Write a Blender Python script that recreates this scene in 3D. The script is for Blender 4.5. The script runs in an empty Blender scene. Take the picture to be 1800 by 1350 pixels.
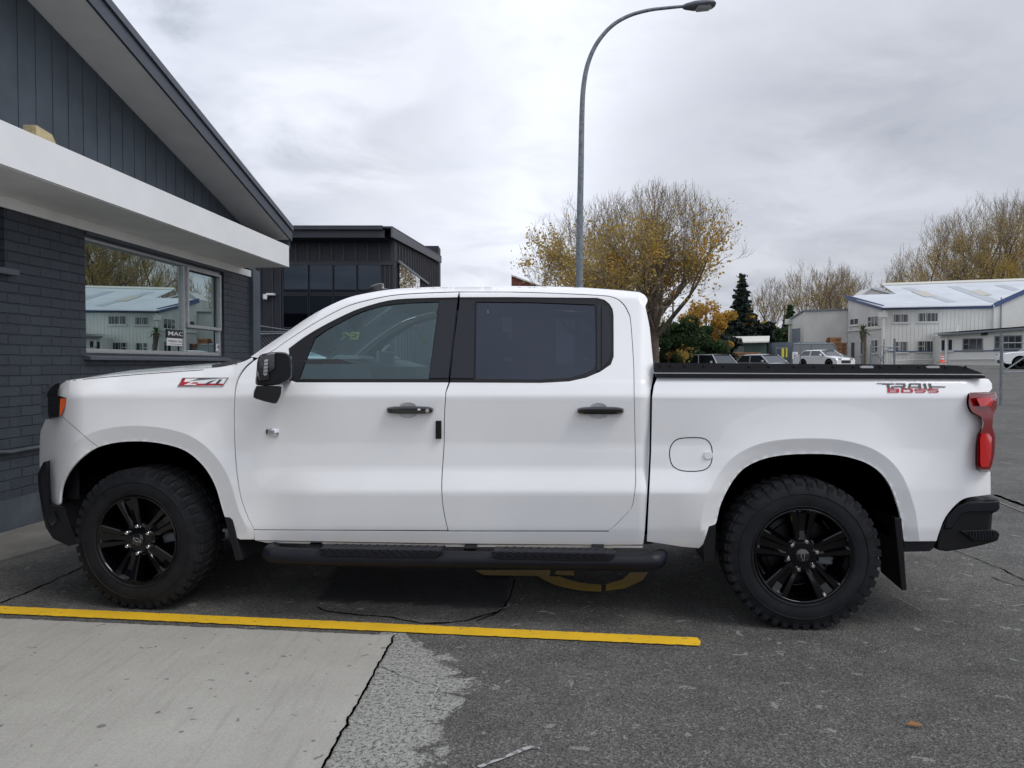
import bpy, bmesh, math, random
from math import sin, cos, pi, radians, atan, sqrt, floor
from mathutils import Vector, Matrix, noise
from mathutils.geometry import delaunay_2d_cdt
import numpy as np

# ------------------------------------------------------------------ camera, sky, sun
S = bpy.context.scene
COL = S.collection
FPX = 1352.0; HC = 1.48; PITCH = atan(35/FPX)
cd = bpy.data.cameras.new('camera'); cam = bpy.data.objects.new('camera', cd); COL.objects.link(cam)
cd.sensor_width = 36; cd.lens = 36*FPX/1800; cd.clip_end = 3000; cd.clip_start = 0.05
cam.location = (0, 0, HC); cam.rotation_euler = (pi/2-PITCH, 0, 0)
S.camera = cam
S.view_settings.view_transform = 'Standard'; S.view_settings.look = 'None'
S.view_settings.exposure = 0.74; S.view_settings.gamma = 1
S.render.resolution_x = 1024; S.render.resolution_y = 768

SUN_EL, SUN_AZ = radians(54), radians(124)      # azimuth clockwise from +Y
w = bpy.data.worlds.new('World'); S.world = w; w.use_nodes = True
nt = w.node_tree; N = nt.nodes; L = nt.links; N.clear()
def nd(tree, typ, **kw):
    n = tree.nodes.new(typ)
    for k, v in kw.items(): setattr(n, k, v)
    return n
def mth(tree, op, a, b=None, c=None, clamp=False):
    n = tree.nodes.new('ShaderNodeMath'); n.operation = op; n.use_clamp = clamp
    for i, x in enumerate((a, b, c)):
        if x is None: continue
        if isinstance(x, (int, float)): n.inputs[i].default_value = x
        else: tree.links.new(x, n.inputs[i])
    return n.outputs[0]
def mixc(tree, fac, a, b, mode='MIX'):
    n = tree.nodes.new('ShaderNodeMix'); n.data_type = 'RGBA'; n.blend_type = mode
    for i, x in ((0, fac), (6, a), (7, b)):
        if isinstance(x, (int, float)): n.inputs[i].default_value = x
        elif isinstance(x, (tuple, list)): n.inputs[i].default_value = (*x[:3], 1)
        else: tree.links.new(x, n.inputs[i])
    return n.outputs[2]
def ramp(tree, fac, stops):
    n = tree.nodes.new('ShaderNodeValToRGB'); tree.links.new(fac, n.inputs[0])
    el = n.color_ramp.elements
    while len(el) < len(stops): el.new(0.5)
    for e, (p, c) in zip(el, stops):
        e.position = p; e.color = (*c, 1) if isinstance(c, (tuple, list)) else (c, c, c, 1)
    return n.outputs[0]
tc = nd(nt, 'ShaderNodeTexCoord')
sky = nd(nt, 'ShaderNodeTexSky', sky_type='NISHITA', sun_disc=False)
sky.sun_elevation = SUN_EL; sky.sun_rotation = SUN_AZ; sky.air_density = 1.5; sky.dust_density = 3
sep = nd(nt, 'ShaderNodeSeparateXYZ'); L.new(tc.outputs['Generated'], sep.inputs[0])
zz = mth(nt, 'ADD', mth(nt, 'MAXIMUM', sep.outputs[2], 0.0), 0.22)
px_ = mth(nt, 'DIVIDE', sep.outputs[0], zz); py_ = mth(nt, 'DIVIDE', sep.outputs[1], zz)
cmb = nd(nt, 'ShaderNodeCombineXYZ'); L.new(px_, cmb.inputs[0]); L.new(py_, cmb.inputs[1]); L.new(mth(nt, 'MULTIPLY', sep.outputs[2], 1.5), cmb.inputs[2])
def wnoise(scale, detail, rough, dist=0.0, off=0.0):
    mp = nd(nt, 'ShaderNodeMapping'); mp.inputs['Location'].default_value = (off, off*1.7, off*.3)
    L.new(cmb.outputs[0], mp.inputs[0])
    n = nd(nt, 'ShaderNodeTexNoise'); n.inputs['Scale'].default_value = scale; n.inputs['Detail'].default_value = detail
    n.inputs['Roughness'].default_value = rough; n.inputs['Distortion'].default_value = dist
    L.new(mp.outputs[0], n.inputs['Vector']); return n.outputs[0]
n1 = wnoise(0.8, 5, 0.5, 0.3, 3.1); n2 = wnoise(2.6, 7, 0.56, 0.35, 7.7)
cl = mth(nt, 'ADD', mth(nt, 'MULTIPLY', n1, 0.48), mth(nt, 'MULTIPLY', n2, 0.52))
ccol = ramp(nt, cl, [(0.35, (2.7, 2.9, 3.4)), (0.42, (4.2, 4.42, 5.0)), (0.50, (5.1, 5.32, 5.95)), (0.58, (5.9, 6.1, 6.75))])
def blob(u, v, r0, r1):
    d = Vector(((u-900)/FPX, 1, (640-v)/FPX)).normalized(); vm = nd(nt, 'ShaderNodeVectorMath', operation='DOT_PRODUCT')
    L.new(tc.outputs['Generated'], vm.inputs[0]); vm.inputs[1].default_value = d
    x = mth(nt, 'ADD', vm.outputs['Value'], mth(nt, 'MULTIPLY', mth(nt, 'SUBTRACT', n2, 0.5), 0.10))
    mr = nd(nt, 'ShaderNodeMapRange', interpolation_type='SMOOTHSTEP'); L.new(x, mr.inputs[0]); mr.inputs[1].default_value = cos(r1); mr.inputs[2].default_value = cos(r0)
    return mr.outputs[0]
bl1 = blob(1520, 320, .05, .36); bl2 = blob(560, 260, .02, .26); bl3 = blob(300, 60, .05, .30); bl4 = blob(1150, 120, .05, .35)
shade = mth(nt, 'ADD', mth(nt, 'MULTIPLY', bl1, -.33), mth(nt, 'ADD', mth(nt, 'MULTIPLY', bl2, -.17), mth(nt, 'ADD', mth(nt, 'MULTIPLY', bl3, .13), mth(nt, 'MULTIPLY_ADD', bl4, .04, 1.0))))
vs_ = nd(nt, 'ShaderNodeVectorMath', operation='SCALE'); L.new(ccol, vs_.inputs[0]); L.new(shade, vs_.inputs['Scale']); ccol = vs_.outputs[0]
skc = mixc(nt, 0.95, sky.outputs[0], ccol)
bg = nd(nt, 'ShaderNodeBackground'); L.new(skc, bg.inputs[0]); bg.inputs[1].default_value = 0.1
wo = nd(nt, 'ShaderNodeOutputWorld'); L.new(bg.outputs[0], wo.inputs[0])

sl = bpy.data.lights.new('sun', 'SUN'); sl.energy = 0.8; sl.angle = radians(25); sl.color = (1, 0.98, 0.95)
so = bpy.data.objects.new('sun', sl); COL.objects.link(so)
sd = Vector((sin(SUN_AZ)*cos(SUN_EL), cos(SUN_AZ)*cos(SUN_EL), sin(SUN_EL)))
so.rotation_euler = (-sd).to_track_quat('-Z', 'Y').to_euler(); so.location = (5, -5, 12)

# ------------------------------------------------------------------ picture-to-place helpers
FW = Vector((0, cos(PITCH), -sin(PITCH))); UP = Vector((0, sin(PITCH), cos(PITCH))); C0 = Vector((0, 0, HC))
def ray(u, v): return FW + Vector((1, 0, 0))*((u-900)/FPX) + UP*((675-v)/FPX)
def at(u, v, y):                       # point seen at (u, v) at world depth y
    d = ray(u, v); return C0 + d*(y/d.y)
def onz(u, v, z=0.0):
    d = ray(u, v); return C0 + d*((z-HC)/d.z)
def onplane(u, v, p, n):
    d = ray(u, v); return C0 + d*((p-C0).dot(n)/d.dot(n))
def sstep(a, b, x):
    t = min(1, max(0, (x-a)/(b-a))); return t*t*(3-2*t)
def g(x, y):                           # height of the terrain
    if y < 8: return 0.0
    b = np.interp(y, [8, 12, 50, 75, 110, 400], [0, 0.06, 1.15, 1.46, 1.6, 1.6])
    return float(b)*(0.4+0.6*sstep(10, 32, x))

# ------------------------------------------------------------------ objects
WM = {}
def loc_m(o): return WM.get(o.name, Matrix())
def tag(o, label=None, cat=None, group=None, kind=None):
    if label: o['label'] = label
    if cat: o['category'] = cat
    if group: o['group'] = group
    if kind: o['kind'] = kind
    return o
def thing(name, loc, rz=0.0, label=None, cat=None, group=None):
    o = bpy.data.objects.new(name, None); o.empty_display_size = 0.2; COL.objects.link(o)
    o.location = loc; o.rotation_euler = (0, 0, rz)
    WM[o.name] = Matrix.Translation(Vector(loc)) @ Matrix.Rotation(rz, 4, 'Z')
    return tag(o, label, cat, group)
class MB:
    def __init__(s): s.v = []; s.f = []; s.n = None
    def add(s, vs, fs):
        b = len(s.v); s.v += [Vector(p) for p in vs]; s.f += [tuple(b+i for i in f) for f in fs]; return s
    def box(s, a, b, M=None):
        x0, y0, z0 = a; x1, y1, z1 = b
        vs = [Vector(p) for p in ((x0,y0,z0),(x1,y0,z0),(x1,y1,z0),(x0,y1,z0),(x0,y0,z1),(x1,y0,z1),(x1,y1,z1),(x0,y1,z1))]
        if M is not None: vs = [M @ p for p in vs]
        return s.add(vs, [(0,3,2,1),(4,5,6,7),(0,1,5,4),(1,2,6,5),(2,3,7,6),(3,0,4,7)])
    def hexa(s, p):                    # 8 points: bottom ring 4, top ring 4
        return s.add(p, [(0,3,2,1),(4,5,6,7),(0,1,5,4),(1,2,6,5),(2,3,7,6),(3,0,4,7)])
    def bar(s, p, q, wd, ht, up=Vector((0,0,1))):
        p, q = Vector(p), Vector(q); d = (q-p).normalized(); sx = d.cross(up)
        if sx.length < 1e-4: sx = d.cross(Vector((0,1,0)))
        sx = sx.normalized()*wd/2; sz = sx.cross(d).normalized()*ht/2
        return s.hexa([p-sx-sz, p+sx-sz, q+sx-sz, q-sx-sz, p-sx+sz, p+sx+sz, q+sx+sz, q-sx+sz])
    def prism(s, poly, ext):           # planar polygon swept along ext
        n = len(poly); ext = Vector(ext); poly = [Vector(p) for p in poly]
        return s.add(poly+[p+ext for p in poly], [tuple(range(n))[::-1], tuple(range(n, 2*n))]+[(i,(i+1)%n,n+(i+1)%n,n+i) for i in range(n)])
    def tube(s, pts, r, n=8, caps=True):
        pts = [Vector(p) for p in pts]; k = len(pts)
        rs = r if isinstance(r, (list, tuple)) else [r]*k
        vs = []; ref = None
        for i, p in enumerate(pts):
            d = (pts[min(i+1, k-1)]-pts[max(i-1, 0)]).normalized()
            if ref is None:
                ref = d.cross(Vector((0, 0, 1)))
                if ref.length < 0.1: ref = d.cross(Vector((0, 1, 0)))
            ref = (ref - d*ref.dot(d)).normalized(); b = d.cross(ref)
            vs += [p+(ref*cos(2*pi*j/n)+b*sin(2*pi*j/n))*rs[i] for j in range(n)]
        fs = [(i*n+j, i*n+(j+1)%n, (i+1)*n+(j+1)%n, (i+1)*n+j) for i in range(k-1) for j in range(n)]
        if caps: fs += [tuple(range(n))[::-1], tuple(range((k-1)*n, k*n))]
        return s.add(vs, fs)
    def lathe(s, prof, n=48, M=None, caps=False):   # (r, y) about the y axis
        vs = [Vector((r*cos(2*pi*j/n), y, r*sin(2*pi*j/n))) for r, y in prof for j in range(n)]
        if M is not None: vs = [M @ p for p in vs]
        k = len(prof); fs = [(i*n+j, (i+1)*n+j, (i+1)*n+(j+1)%n, i*n+(j+1)%n) for i in range(k-1) for j in range(n)]
        if caps: fs += [tuple(range(n)), tuple(range((k-1)*n, k*n))[::-1]]
        return s.add(vs, fs)
    def loft(s, rings, close=False, caps=False):
        n = len(rings[0]); vs = [p for r in rings for p in r]
        m = n if close else n-1
        fs = [(i*n+j, i*n+(j+1)%n, (i+1)*n+(j+1)%n, (i+1)*n+j) for i in range(len(rings)-1) for j in range(m)]
        if caps: fs += [tuple(range(n))[::-1], tuple(range((len(rings)-1)*n, len(rings)*n))]
        return s.add(vs, fs)
    def build(s, name, mat, parent=None, smooth=False, bevel=0, world=True, label=None, loc=None, recalc=True, angle=40):
        me = bpy.data.meshes.new(name)
        M = Matrix()
        if parent is not None and world: M = loc_m(parent).inverted()
        if loc is not None: M = Matrix.Translation(-Vector(loc))
        me.from_pydata([M @ p for p in s.v], [], s.f)
        me.materials.append(mat)
        if recalc or bevel:
            bm = bmesh.new(); bm.from_mesh(me)
            if recalc: bmesh.ops.recalc_face_normals(bm, faces=bm.faces)
            bm.to_mesh(me); bm.free()
        if smooth:
            me.polygons.foreach_set('use_smooth', [True]*len(me.polygons))
            if angle < 180: me.set_sharp_from_angle(angle=radians(angle))
        o = bpy.data.objects.new(name, me); COL.objects.link(o)
        if parent is not None: o.parent = parent; WM[o.name] = loc_m(parent)
        elif loc is not None: o.location = loc; WM[o.name] = Matrix.Translation(Vector(loc))
        if bevel:
            md = o.modifiers.new('bevel', 'BEVEL'); md.width = bevel; md.segments = 2; md.limit_method = 'ANGLE'; md.angle_limit = radians(35)
            md.harden_normals = False
        if label: o['label'] = label
        return o

# ------------------------------------------------------------------ materials
def mat(name, col, rough=0.6, metal=0.0, var=0.0, vs=5.0, bump=0.0, bs=60.0, coat=0.0, spec=0.5, coords='Object', col2=None, vdet=6, emit=None):
    m = bpy.data.materials.new(name); m.use_nodes = True; t = m.node_tree; b = t.nodes['Principled BSDF']
    b.inputs['Roughness'].default_value = rough; b.inputs['Metallic'].default_value = metal
    b.inputs['Specular IOR Level'].default_value = spec
    b.inputs['Coat Weight'].default_value = coat; b.inputs['Coat Roughness'].default_value = 0.03
    b.inputs['Base Color'].default_value = (*col, 1)
    tcn = t.nodes.new('ShaderNodeTexCoord')
    if var > 0:
        n = t.nodes.new('ShaderNodeTexNoise'); n.inputs['Scale'].default_value = vs; n.inputs['Detail'].default_value = vdet; n.inputs['Roughness'].default_value = 0.62
        t.links.new(tcn.outputs[coords], n.inputs['Vector'])
        c2 = col2 if col2 else tuple(c*(1-var) for c in col)
        r = ramp(t, n.outputs[0], [(0.35, c2), (0.65, tuple(min(1, c*(1+var*0.5)) for c in col))])
        t.links.new(r, b.inputs['Base Color'])
        rr = mth(t, 'MULTIPLY_ADD', n.outputs[0], 0.25*var, rough-0.12*var, clamp=True); t.links.new(rr, b.inputs['Roughness'])
    if bump > 0:
        n = t.nodes.new('ShaderNodeTexNoise'); n.inputs['Scale'].default_value = bs; n.inputs['Detail'].default_value = 4
        t.links.new(tcn.outputs[coords], n.inputs['Vector'])
        bp = t.nodes.new('ShaderNodeBump'); bp.inputs['Strength'].default_value = bump; bp.inputs['Distance'].default_value = 0.01
        t.links.new(n.outputs[0], bp.inputs['Height']); t.links.new(bp.outputs[0], b.inputs['Normal'])
    if emit: b.inputs['Emission Color'].default_value = (*emit, 1); b.inputs['Emission Strength'].default_value = 1
    return m
def glass(name, tint, refl=0.08, rough=0.0, gcol=(1,1,1), ior=1.5):
    m = bpy.data.materials.new(name); m.use_nodes = True; t = m.node_tree; t.nodes.clear()
    tr = t.nodes.new('ShaderNodeBsdfTransparent'); tr.inputs[0].default_value = (*tint, 1)
    gl = t.nodes.new('ShaderNodeBsdfGlossy'); gl.inputs['Color'].default_value = (*gcol, 1); gl.inputs['Roughness'].default_value = rough
    fr = t.nodes.new('ShaderNodeFresnel'); fr.inputs[0].default_value = ior
    f = mth(t, 'ADD', fr.outputs[0], refl, clamp=True)
    mx = t.nodes.new('ShaderNodeMixShader'); t.links.new(f, mx.inputs[0]); t.links.new(tr.outputs[0], mx.inputs[1]); t.links.new(gl.outputs[0], mx.inputs[2])
    o = t.nodes.new('ShaderNodeOutputMaterial'); t.links.new(mx.outputs[0], o.inputs[0]); return m
M = {}
M['paint'] = mat('white_paint', (0.88, 0.885, 0.895), 0.35, coat=1.0, var=0.03, vs=1.5, spec=0.5)
M['black_gloss'] = mat('gloss_black', (0.006, 0.006, 0.007), 0.12, coat=1.0)
M['rim'] = mat('gloss_black_rim', (0.0015, 0.0015, 0.0022), 0.09, coat=0.35, spec=0.25)
M['black_satin'] = mat('satin_black', (0.007, 0.007, 0.010), 0.42, spec=0.35, var=0.3, vs=9)
M['pillar'] = mat('pillar_black', (0.012, 0.013, 0.021), 0.3, spec=0.4, var=0.15, vs=7)
M['plastic'] = mat('black_plastic', (0.0045, 0.0045, 0.0055), 0.5, spec=0.3, bump=0.15, bs=350, var=0.3, vs=12)
M['step'] = mat('step_black', (0.007, 0.0078, 0.013), 0.45, spec=0.3, bump=0.1, bs=300, var=0.25, vs=10)
M['rubber'] = mat('tyre_rubber', (0.011, 0.0116, 0.0145), 0.70, bump=0.15, bs=160, var=0.5, vs=9, spec=0.28)
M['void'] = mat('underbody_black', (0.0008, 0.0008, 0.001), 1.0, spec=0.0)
M['chrome'] = mat('chrome', (0.75, 0.75, 0.76), 0.15, metal=1)
M['alu'] = mat('aluminium', (0.50, 0.50, 0.50), 0.42, metal=0.7, var=0.12, vs=14)
M['glass_front'] = glass('window_glass', (0.70, 0.84, 0.84), 0.050, gcol=(0.74, 0.95, 1.0))
M['glass_dark'] = glass('privacy_glass', (0.09, 0.095, 0.11), 0.030, gcol=(0.70, 0.80, 1.0))
M['glass_build'] = glass('reflective_glass', (0.06, 0.075, 0.08), 0.50, gcol=(0.76, 0.90, 0.90))
M['glass_house'] = mat('far_window_glass', (0.03, 0.035, 0.045), 0.08, spec=0.8)
M['red_lens'] = mat('red_lens', (0.17, 0.002, 0.004), 0.12, coat=.6)
M['red_bright'] = mat('red_reflector', (0.50, 0.005, 0.007), 0.12, coat=.5)
M['amber'] = mat('amber_lens', (0.6, 0.10, 0.02), 0.12, coat=1)
M['clear'] = mat('clear_lens', (0.5, 0.5, 0.52), 0.1, metal=0.6)
M['interior'] = mat('interior_plastic', (0.05, 0.055, 0.06), 0.6, bump=.1)
M['interior_l'] = mat('interior_panel', (0.30, 0.33, 0.34), 0.6)
M['red_decal'] = mat('red_decal', (0.45, 0.015, 0.03), 0.3)
M['grey_decal'] = mat('grey_decal', (0.07, 0.07, 0.075), 0.3)
M['yellow_ink'] = mat('yellow_ink', (0.80, 0.86, 0.20), 0.6)

# asphalt with cement smears
def asphalt():
    m = bpy.data.materials.new('asphalt'); m.use_nodes = True; t = m.node_tree; b = t.nodes['Principled BSDF']
    tcn = t.nodes.new('ShaderNodeTexCoord'); O = tcn.outputs['Object']
    def nz(sc, det=5, ro=0.6, dist=0):
        n = t.nodes.new('ShaderNodeTexNoise'); n.inputs['Scale'].default_value = sc; n.inputs['Detail'].default_value = det
        n.inputs['Roughness'].default_value = ro; n.inputs['Distortion'].default_value = dist
        t.links.new(O, n.inputs['Vector']); return n.outputs[0]
    big = nz(0.45, 6); mid = nz(3.2, 6, 0.65); grain = nz(95, 3, 0.7)
    vo = t.nodes.new('ShaderNodeTexVoronoi'); vo.inputs['Scale'].default_value = 120; t.links.new(O, vo.inputs['Vector'])
    stone = t.nodes.new('ShaderNodeSeparateColor'); t.links.new(vo.outputs['Color'], stone.inputs[0])
    base = ramp(t, big, [(0.3, (0.088, 0.086, 0.080)), (0.7, (0.130, 0.127, 0.118))])
    base = mixc(t, 1.0, base, ramp(t, mid, [(0.3, (0.72, 0.72, 0.73)), (0.72, (1.2, 1.2, 1.19))]), 'MULTIPLY')
    base = mixc(t, 1.0, base, ramp(t, stone.outputs[0], [(0.0, (0.50, 0.50, 0.50)), (0.5, (0.95, 0.95, 0.95)), (0.9, (1.28, 1.28, 1.27)), (1.0, (2.0, 2.0, 1.95))]), 'MULTIPLY')
    base = mixc(t, 1.0, base, ramp(t, grain, [(0.3, (0.75, 0.75, 0.75)), (0.7, (1.25, 1.25, 1.25))]), 'MULTIPLY')
    # cement flecks
    fl = nz(9, 5, 0.6, 0.5); base = mixc(t, ramp(t, fl, [(0.645, 0.0), (0.66, 0.6)]), base, (0.30, 0.30, 0.285))
    at_ = t.nodes.new('ShaderNodeAttribute'); at_.attribute_name = 'cement'
    ed = nz(7.5, 8, 0.72, 0.6); s1 = mth(t, 'ADD', at_.outputs['Fac'], mth(t, 'MULTIPLY', mth(t, 'SUBTRACT', ed, 0.5), 1.5))
    cm = ramp(t, s1, [(0.48, 0.0), (0.56, 0.92)])
    fine = nz(55, 5, 0.75); holes = ramp(t, fine, [(0.42, 0.05), (0.50, 1.0)])
    cm = mth(t, 'MULTIPLY', cm, holes)
    cem = mixc(t, ramp(t, nz(30, 5, .7), [(0.3, 0.0), (0.7, 1.0)]), (0.26, 0.26, 0.24), (0.44, 0.44, 0.41))
    base = mixc(t, cm, base, cem)
    dk = t.nodes.new('ShaderNodeAttribute'); dk.attribute_name = 'tar'
    base = mixc(t, mth(t, 'MULTIPLY', dk.outputs['Fac'], ramp(t, nz(12, 5, .7), [(0.25, 0.7), (0.6, 1.0)])), base, (0.030, 0.030, 0.032))
    t.links.new(base, b.inputs['Base Color']); b.inputs['Roughness'].default_value = 0.85; b.inputs['Specular IOR Level'].default_value = 0.35
    hgt = mth(t, 'ADD', vo.outputs['Distance'], mth(t, 'MULTIPLY', grain, 0.8))
    bp = t.nodes.new('ShaderNodeBump'); bp.inputs['Strength'].default_value = 0.75; bp.inputs['Distance'].default_value = 0.008
    t.links.new(hgt, bp.inputs['Height']); t.links.new(bp.outputs[0], b.inputs['Normal']); return m
M['asphalt'] = asphalt()
def concrete(name, c0, c1, streak=0.0, bsc=60, ang=0.0):
    m = bpy.data.materials.new(name); m.use_nodes = True; t = m.node_tree; b = t.nodes['Principled BSDF']
    tcn = t.nodes.new('ShaderNodeTexCoord'); O = tcn.outputs['Object']
    def nz(sc, det=6, ro=0.62, scale=(1,1,1), rot=0):
        mp = t.nodes.new('ShaderNodeMapping'); mp.inputs['Scale'].default_value = scale; mp.inputs['Rotation'].default_value = (0,0,rot); t.links.new(O, mp.inputs[0])
        n = t.nodes.new('ShaderNodeTexNoise'); n.inputs['Scale'].default_value = sc; n.inputs['Detail'].default_value = det; n.inputs['Roughness'].default_value = ro
        t.links.new(mp.outputs[0], n.inputs['Vector']); return n.outputs[0]
    base = mixc(t, ramp(t, nz(1.2), [(0.3, 0.0), (0.7, 1.0)]), c0, c1)
    if streak:
        st = nz(3.0, 6, 0.7, (7.0, 0.55, 1), ang)
        base = mixc(t, ramp(t, st, [(0.52, 0.0), (0.70, streak)]), base, tuple(c*0.5 for c in c0))
        st2 = nz(1.0, 5, 0.7, (3.0, 0.35, 1), ang)
        base = mixc(t, ramp(t, st2, [(0.5, 0.0), (0.68, streak*.7)]), base, tuple(c*0.72 for c in c0))
    base = mixc(t, 1.0, base, ramp(t, nz(120, 3), [(0.3, (0.86,)*3), (0.7, (1.1,)*3)]), 'MULTIPLY')
    base = mixc(t, ramp(t, nz(17, 2, .5), [(0.69, 0.0), (0.71, 0.6)]), base, (0.06, 0.06, 0.055))
    t.links.new(base, b.inputs['Base Color']); b.inputs['Roughness'].default_value = 0.85; b.inputs['Specular IOR Level'].default_value = 0.3
    bp = t.nodes.new('ShaderNodeBump'); bp.inputs['Strength'].default_value = 0.3; bp.inputs['Distance'].default_value = 0.006
    t.links.new(nz(bsc, 5), bp.inputs['Height']); t.links.new(bp.outputs[0], b.inputs['Normal']); return m
M['slab'] = concrete('concrete_slab', (0.325, 0.315, 0.285), (0.40, 0.39, 0.355), 0.28, ang=-0.35)
M['path'] = concrete('old_concrete', (0.12, 0.115, 0.105), (0.185, 0.18, 0.165), 0.4)
def worn_paint(name, col, under, th=0.34):
    m = bpy.data.materials.new(name); m.use_nodes = True; t = m.node_tree; b = t.nodes['Principled BSDF']
    tcn = t.nodes.new('ShaderNodeTexCoord'); O = tcn.outputs['Object']
    def nz(sc, det=5):
        n = t.nodes.new('ShaderNodeTexNoise'); n.inputs['Scale'].default_value = sc; n.inputs['Detail'].default_value = det; n.inputs['Roughness'].default_value = .7
        t.links.new(O, n.inputs['Vector']); return n.outputs[0]
    c = mixc(t, ramp(t, nz(2.5), [(0.35, 0.0), (0.7, 1.0)]), tuple(x*0.82 for x in col), col)
    c = mixc(t, ramp(t, nz(26), [(th-.03, 0.0), (th, 1.0)]), under, c)
    t.links.new(c, b.inputs['Base Color']); b.inputs['Roughness'].default_value = 0.65
    bp = t.nodes.new('ShaderNodeBump'); bp.inputs['Strength'].default_value = 0.5; bp.inputs['Distance'].default_value = 0.006
    t.links.new(nz(75, 3), bp.inputs['Height']); t.links.new(bp.outputs[0], b.inputs['Normal']); return m
M['yellow'] = worn_paint('yellow_road_paint', (0.86, 0.52, 0.018), (0.22, 0.17, 0.07), 0.37)
M['yellow_old'] = worn_paint('old_yellow_road_paint', (0.85, 0.52, 0.06), (0.10, 0.10, 0.09), 0.36)
M['white_mark'] = worn_paint('white_chalk', (0.42, 0.42, 0.42), (0.12, 0.12, 0.12), 0.50)
def brick_wall(name, col, bw, bh):
    m = bpy.data.materials.new(name); m.use_nodes = True; t = m.node_tree; b = t.nodes['Principled BSDF']
    tcn = t.nodes.new('ShaderNodeTexCoord'); sp = t.nodes.new('ShaderNodeSeparateXYZ'); t.links.new(tcn.outputs['Object'], sp.inputs[0])
    cb = t.nodes.new('ShaderNodeCombineXYZ'); t.links.new(sp.outputs[1], cb.inputs[0]); t.links.new(sp.outputs[2], cb.inputs[1])
    nw = t.nodes.new('ShaderNodeTexNoise'); nw.inputs['Scale'].default_value = 7; t.links.new(tcn.outputs['Object'], nw.inputs['Vector'])
    va = t.nodes.new('ShaderNodeVectorMath'); va.operation = 'MULTIPLY_ADD'; t.links.new(nw.outputs['Color'], va.inputs[0]); va.inputs[1].default_value = (0.012, 0.012, 0); t.links.new(cb.outputs[0], va.inputs[2])
    br = t.nodes.new('ShaderNodeTexBrick'); t.links.new(va.outputs[0], br.inputs['Vector'])
    br.inputs['Scale'].default_value = 1; br.inputs['Brick Width'].default_value = bw; br.inputs['Row Height'].default_value = bh
    br.inputs['Mortar Size'].default_value = 0.008; br.inputs['Mortar Smooth'].default_value = 0.6; br.inputs['Bias'].default_value = 0
    br.inputs['Color1'].default_value = (0.25,)*3+(1,); br.inputs['Color2'].default_value = (1, 1, 1, 1); br.inputs['Mortar'].default_value = (0, 0, 0, 1)
    n = t.nodes.new('ShaderNodeTexNoise'); n.inputs['Scale'].default_value = 40; n.inputs['Detail'].default_value = 6; n.inputs['Roughness'].default_value = .7; t.links.new(tcn.outputs['Object'], n.inputs['Vector'])
    c = mixc(t, br.outputs[0], tuple(x*0.80 for x in col), tuple(x*1.18 for x in col))
    c = mixc(t, ramp(t, n.outputs[0], [(0.35, 0.35), (0.6, 0.0)]), c, tuple(x*0.7 for x in col))
    c = mixc(t, mth(t, 'MULTIPLY', br.outputs['Fac'], 0.55), c, tuple(x*0.45 for x in col))
    mp2 = t.nodes.new('ShaderNodeMapping'); mp2.inputs['Scale'].default_value = (1, 3.0, .35); t.links.new(tcn.outputs['Object'], mp2.inputs[0])
    n3 = t.nodes.new('ShaderNodeTexNoise'); n3.inputs['Scale'].default_value = 2.5; n3.inputs['Detail'].default_value = 7; t.links.new(mp2.outputs[0], n3.inputs['Vector'])
    c = mixc(t, ramp(t, n3.outputs[0], [(0.50, 0.0), (0.72, 0.25)]), c, tuple(x*1.7 for x in col))
    t.links.new(c, b.inputs['Base Color']); b.inputs['Roughness'].default_value = 0.5; b.inputs['Specular IOR Level'].default_value = 0.4
    h = mth(t, 'ADD', mth(t, 'MULTIPLY', br.outputs['Fac'], -1.0), mth(t, 'MULTIPLY', n.outputs[0], 0.55))
    bp = t.nodes.new('ShaderNodeBump'); bp.inputs['Strength'].default_value = 1.0; bp.inputs['Distance'].default_value = 0.012
    t.links.new(h, bp.inputs['Height']); t.links.new(bp.outputs[0], b.inputs['Normal']); return m
NAVY = (0.060, 0.078, 0.098)
M['brick'] = brick_wall('dark_brick', (0.034, 0.042, 0.055), 0.29, 0.092)
M['brick_red'] = brick_wall('red_brick', (0.16, 0.045, 0.03), 0.4, 0.15)
M['navy'] = mat('dark_slate_paint', NAVY, 0.55, var=0.2, vs=3, bump=0.12, bs=90)
M['plinth'] = mat('plinth_paint', (0.052, 0.066, 0.078), 0.6, var=0.3, vs=4, bump=0.3, bs=50)
M['barge'] = mat('barge_paint', (0.058, 0.068, 0.088), 0.5, var=0.1, vs=3)
M['barge2'] = mat('flashing_paint', (0.075, 0.083, 0.105), 0.42, var=0.1, vs=3)
M['fascia'] = mat('fascia_white', (0.78, 0.79, 0.79), 0.5, var=0.05, vs=1.5, bump=0.05, bs=40)
M['soffit'] = mat('soffit_white', (0.88, 0.86, 0.82), 0.6, var=0.07, vs=2)
M['timber'] = mat('pale_timber', (0.50, 0.42, 0.24), 0.7, var=0.2, vs=20)
M['pallet'] = mat('pallet_timber', (0.30, 0.15, 0.07), 0.8, var=0.4, vs=9)
M['galv'] = mat('galvanised_steel', (0.19, 0.215, 0.235), 0.55, metal=0.25, var=0.35, vs=16, vdet=8)
M['lamp_grey'] = mat('lamp_grey', (0.10, 0.105, 0.12), 0.5)
M['dkclad'] = mat('dark_cladding', (0.014, 0.015, 0.025), 0.5, var=0.25, vs=2.5)
M['dkclad2'] = mat('dark_trim', (0.028, 0.031, 0.044), 0.45, var=0.15, vs=3)
M['dkglass'] = glass('dark_reflective_glass', (0.05, 0.06, 0.08), 0.03, gcol=(0.5, 0.6, 0.75))
M['mirror_glass'] = glass('side_mirror_glass', (0.06, 0.06, 0.06), 0.4)
M['cream'] = mat('cream_wall', (0.63, 0.63, 0.59), 0.7, var=0.06, vs=0.7)
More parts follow.
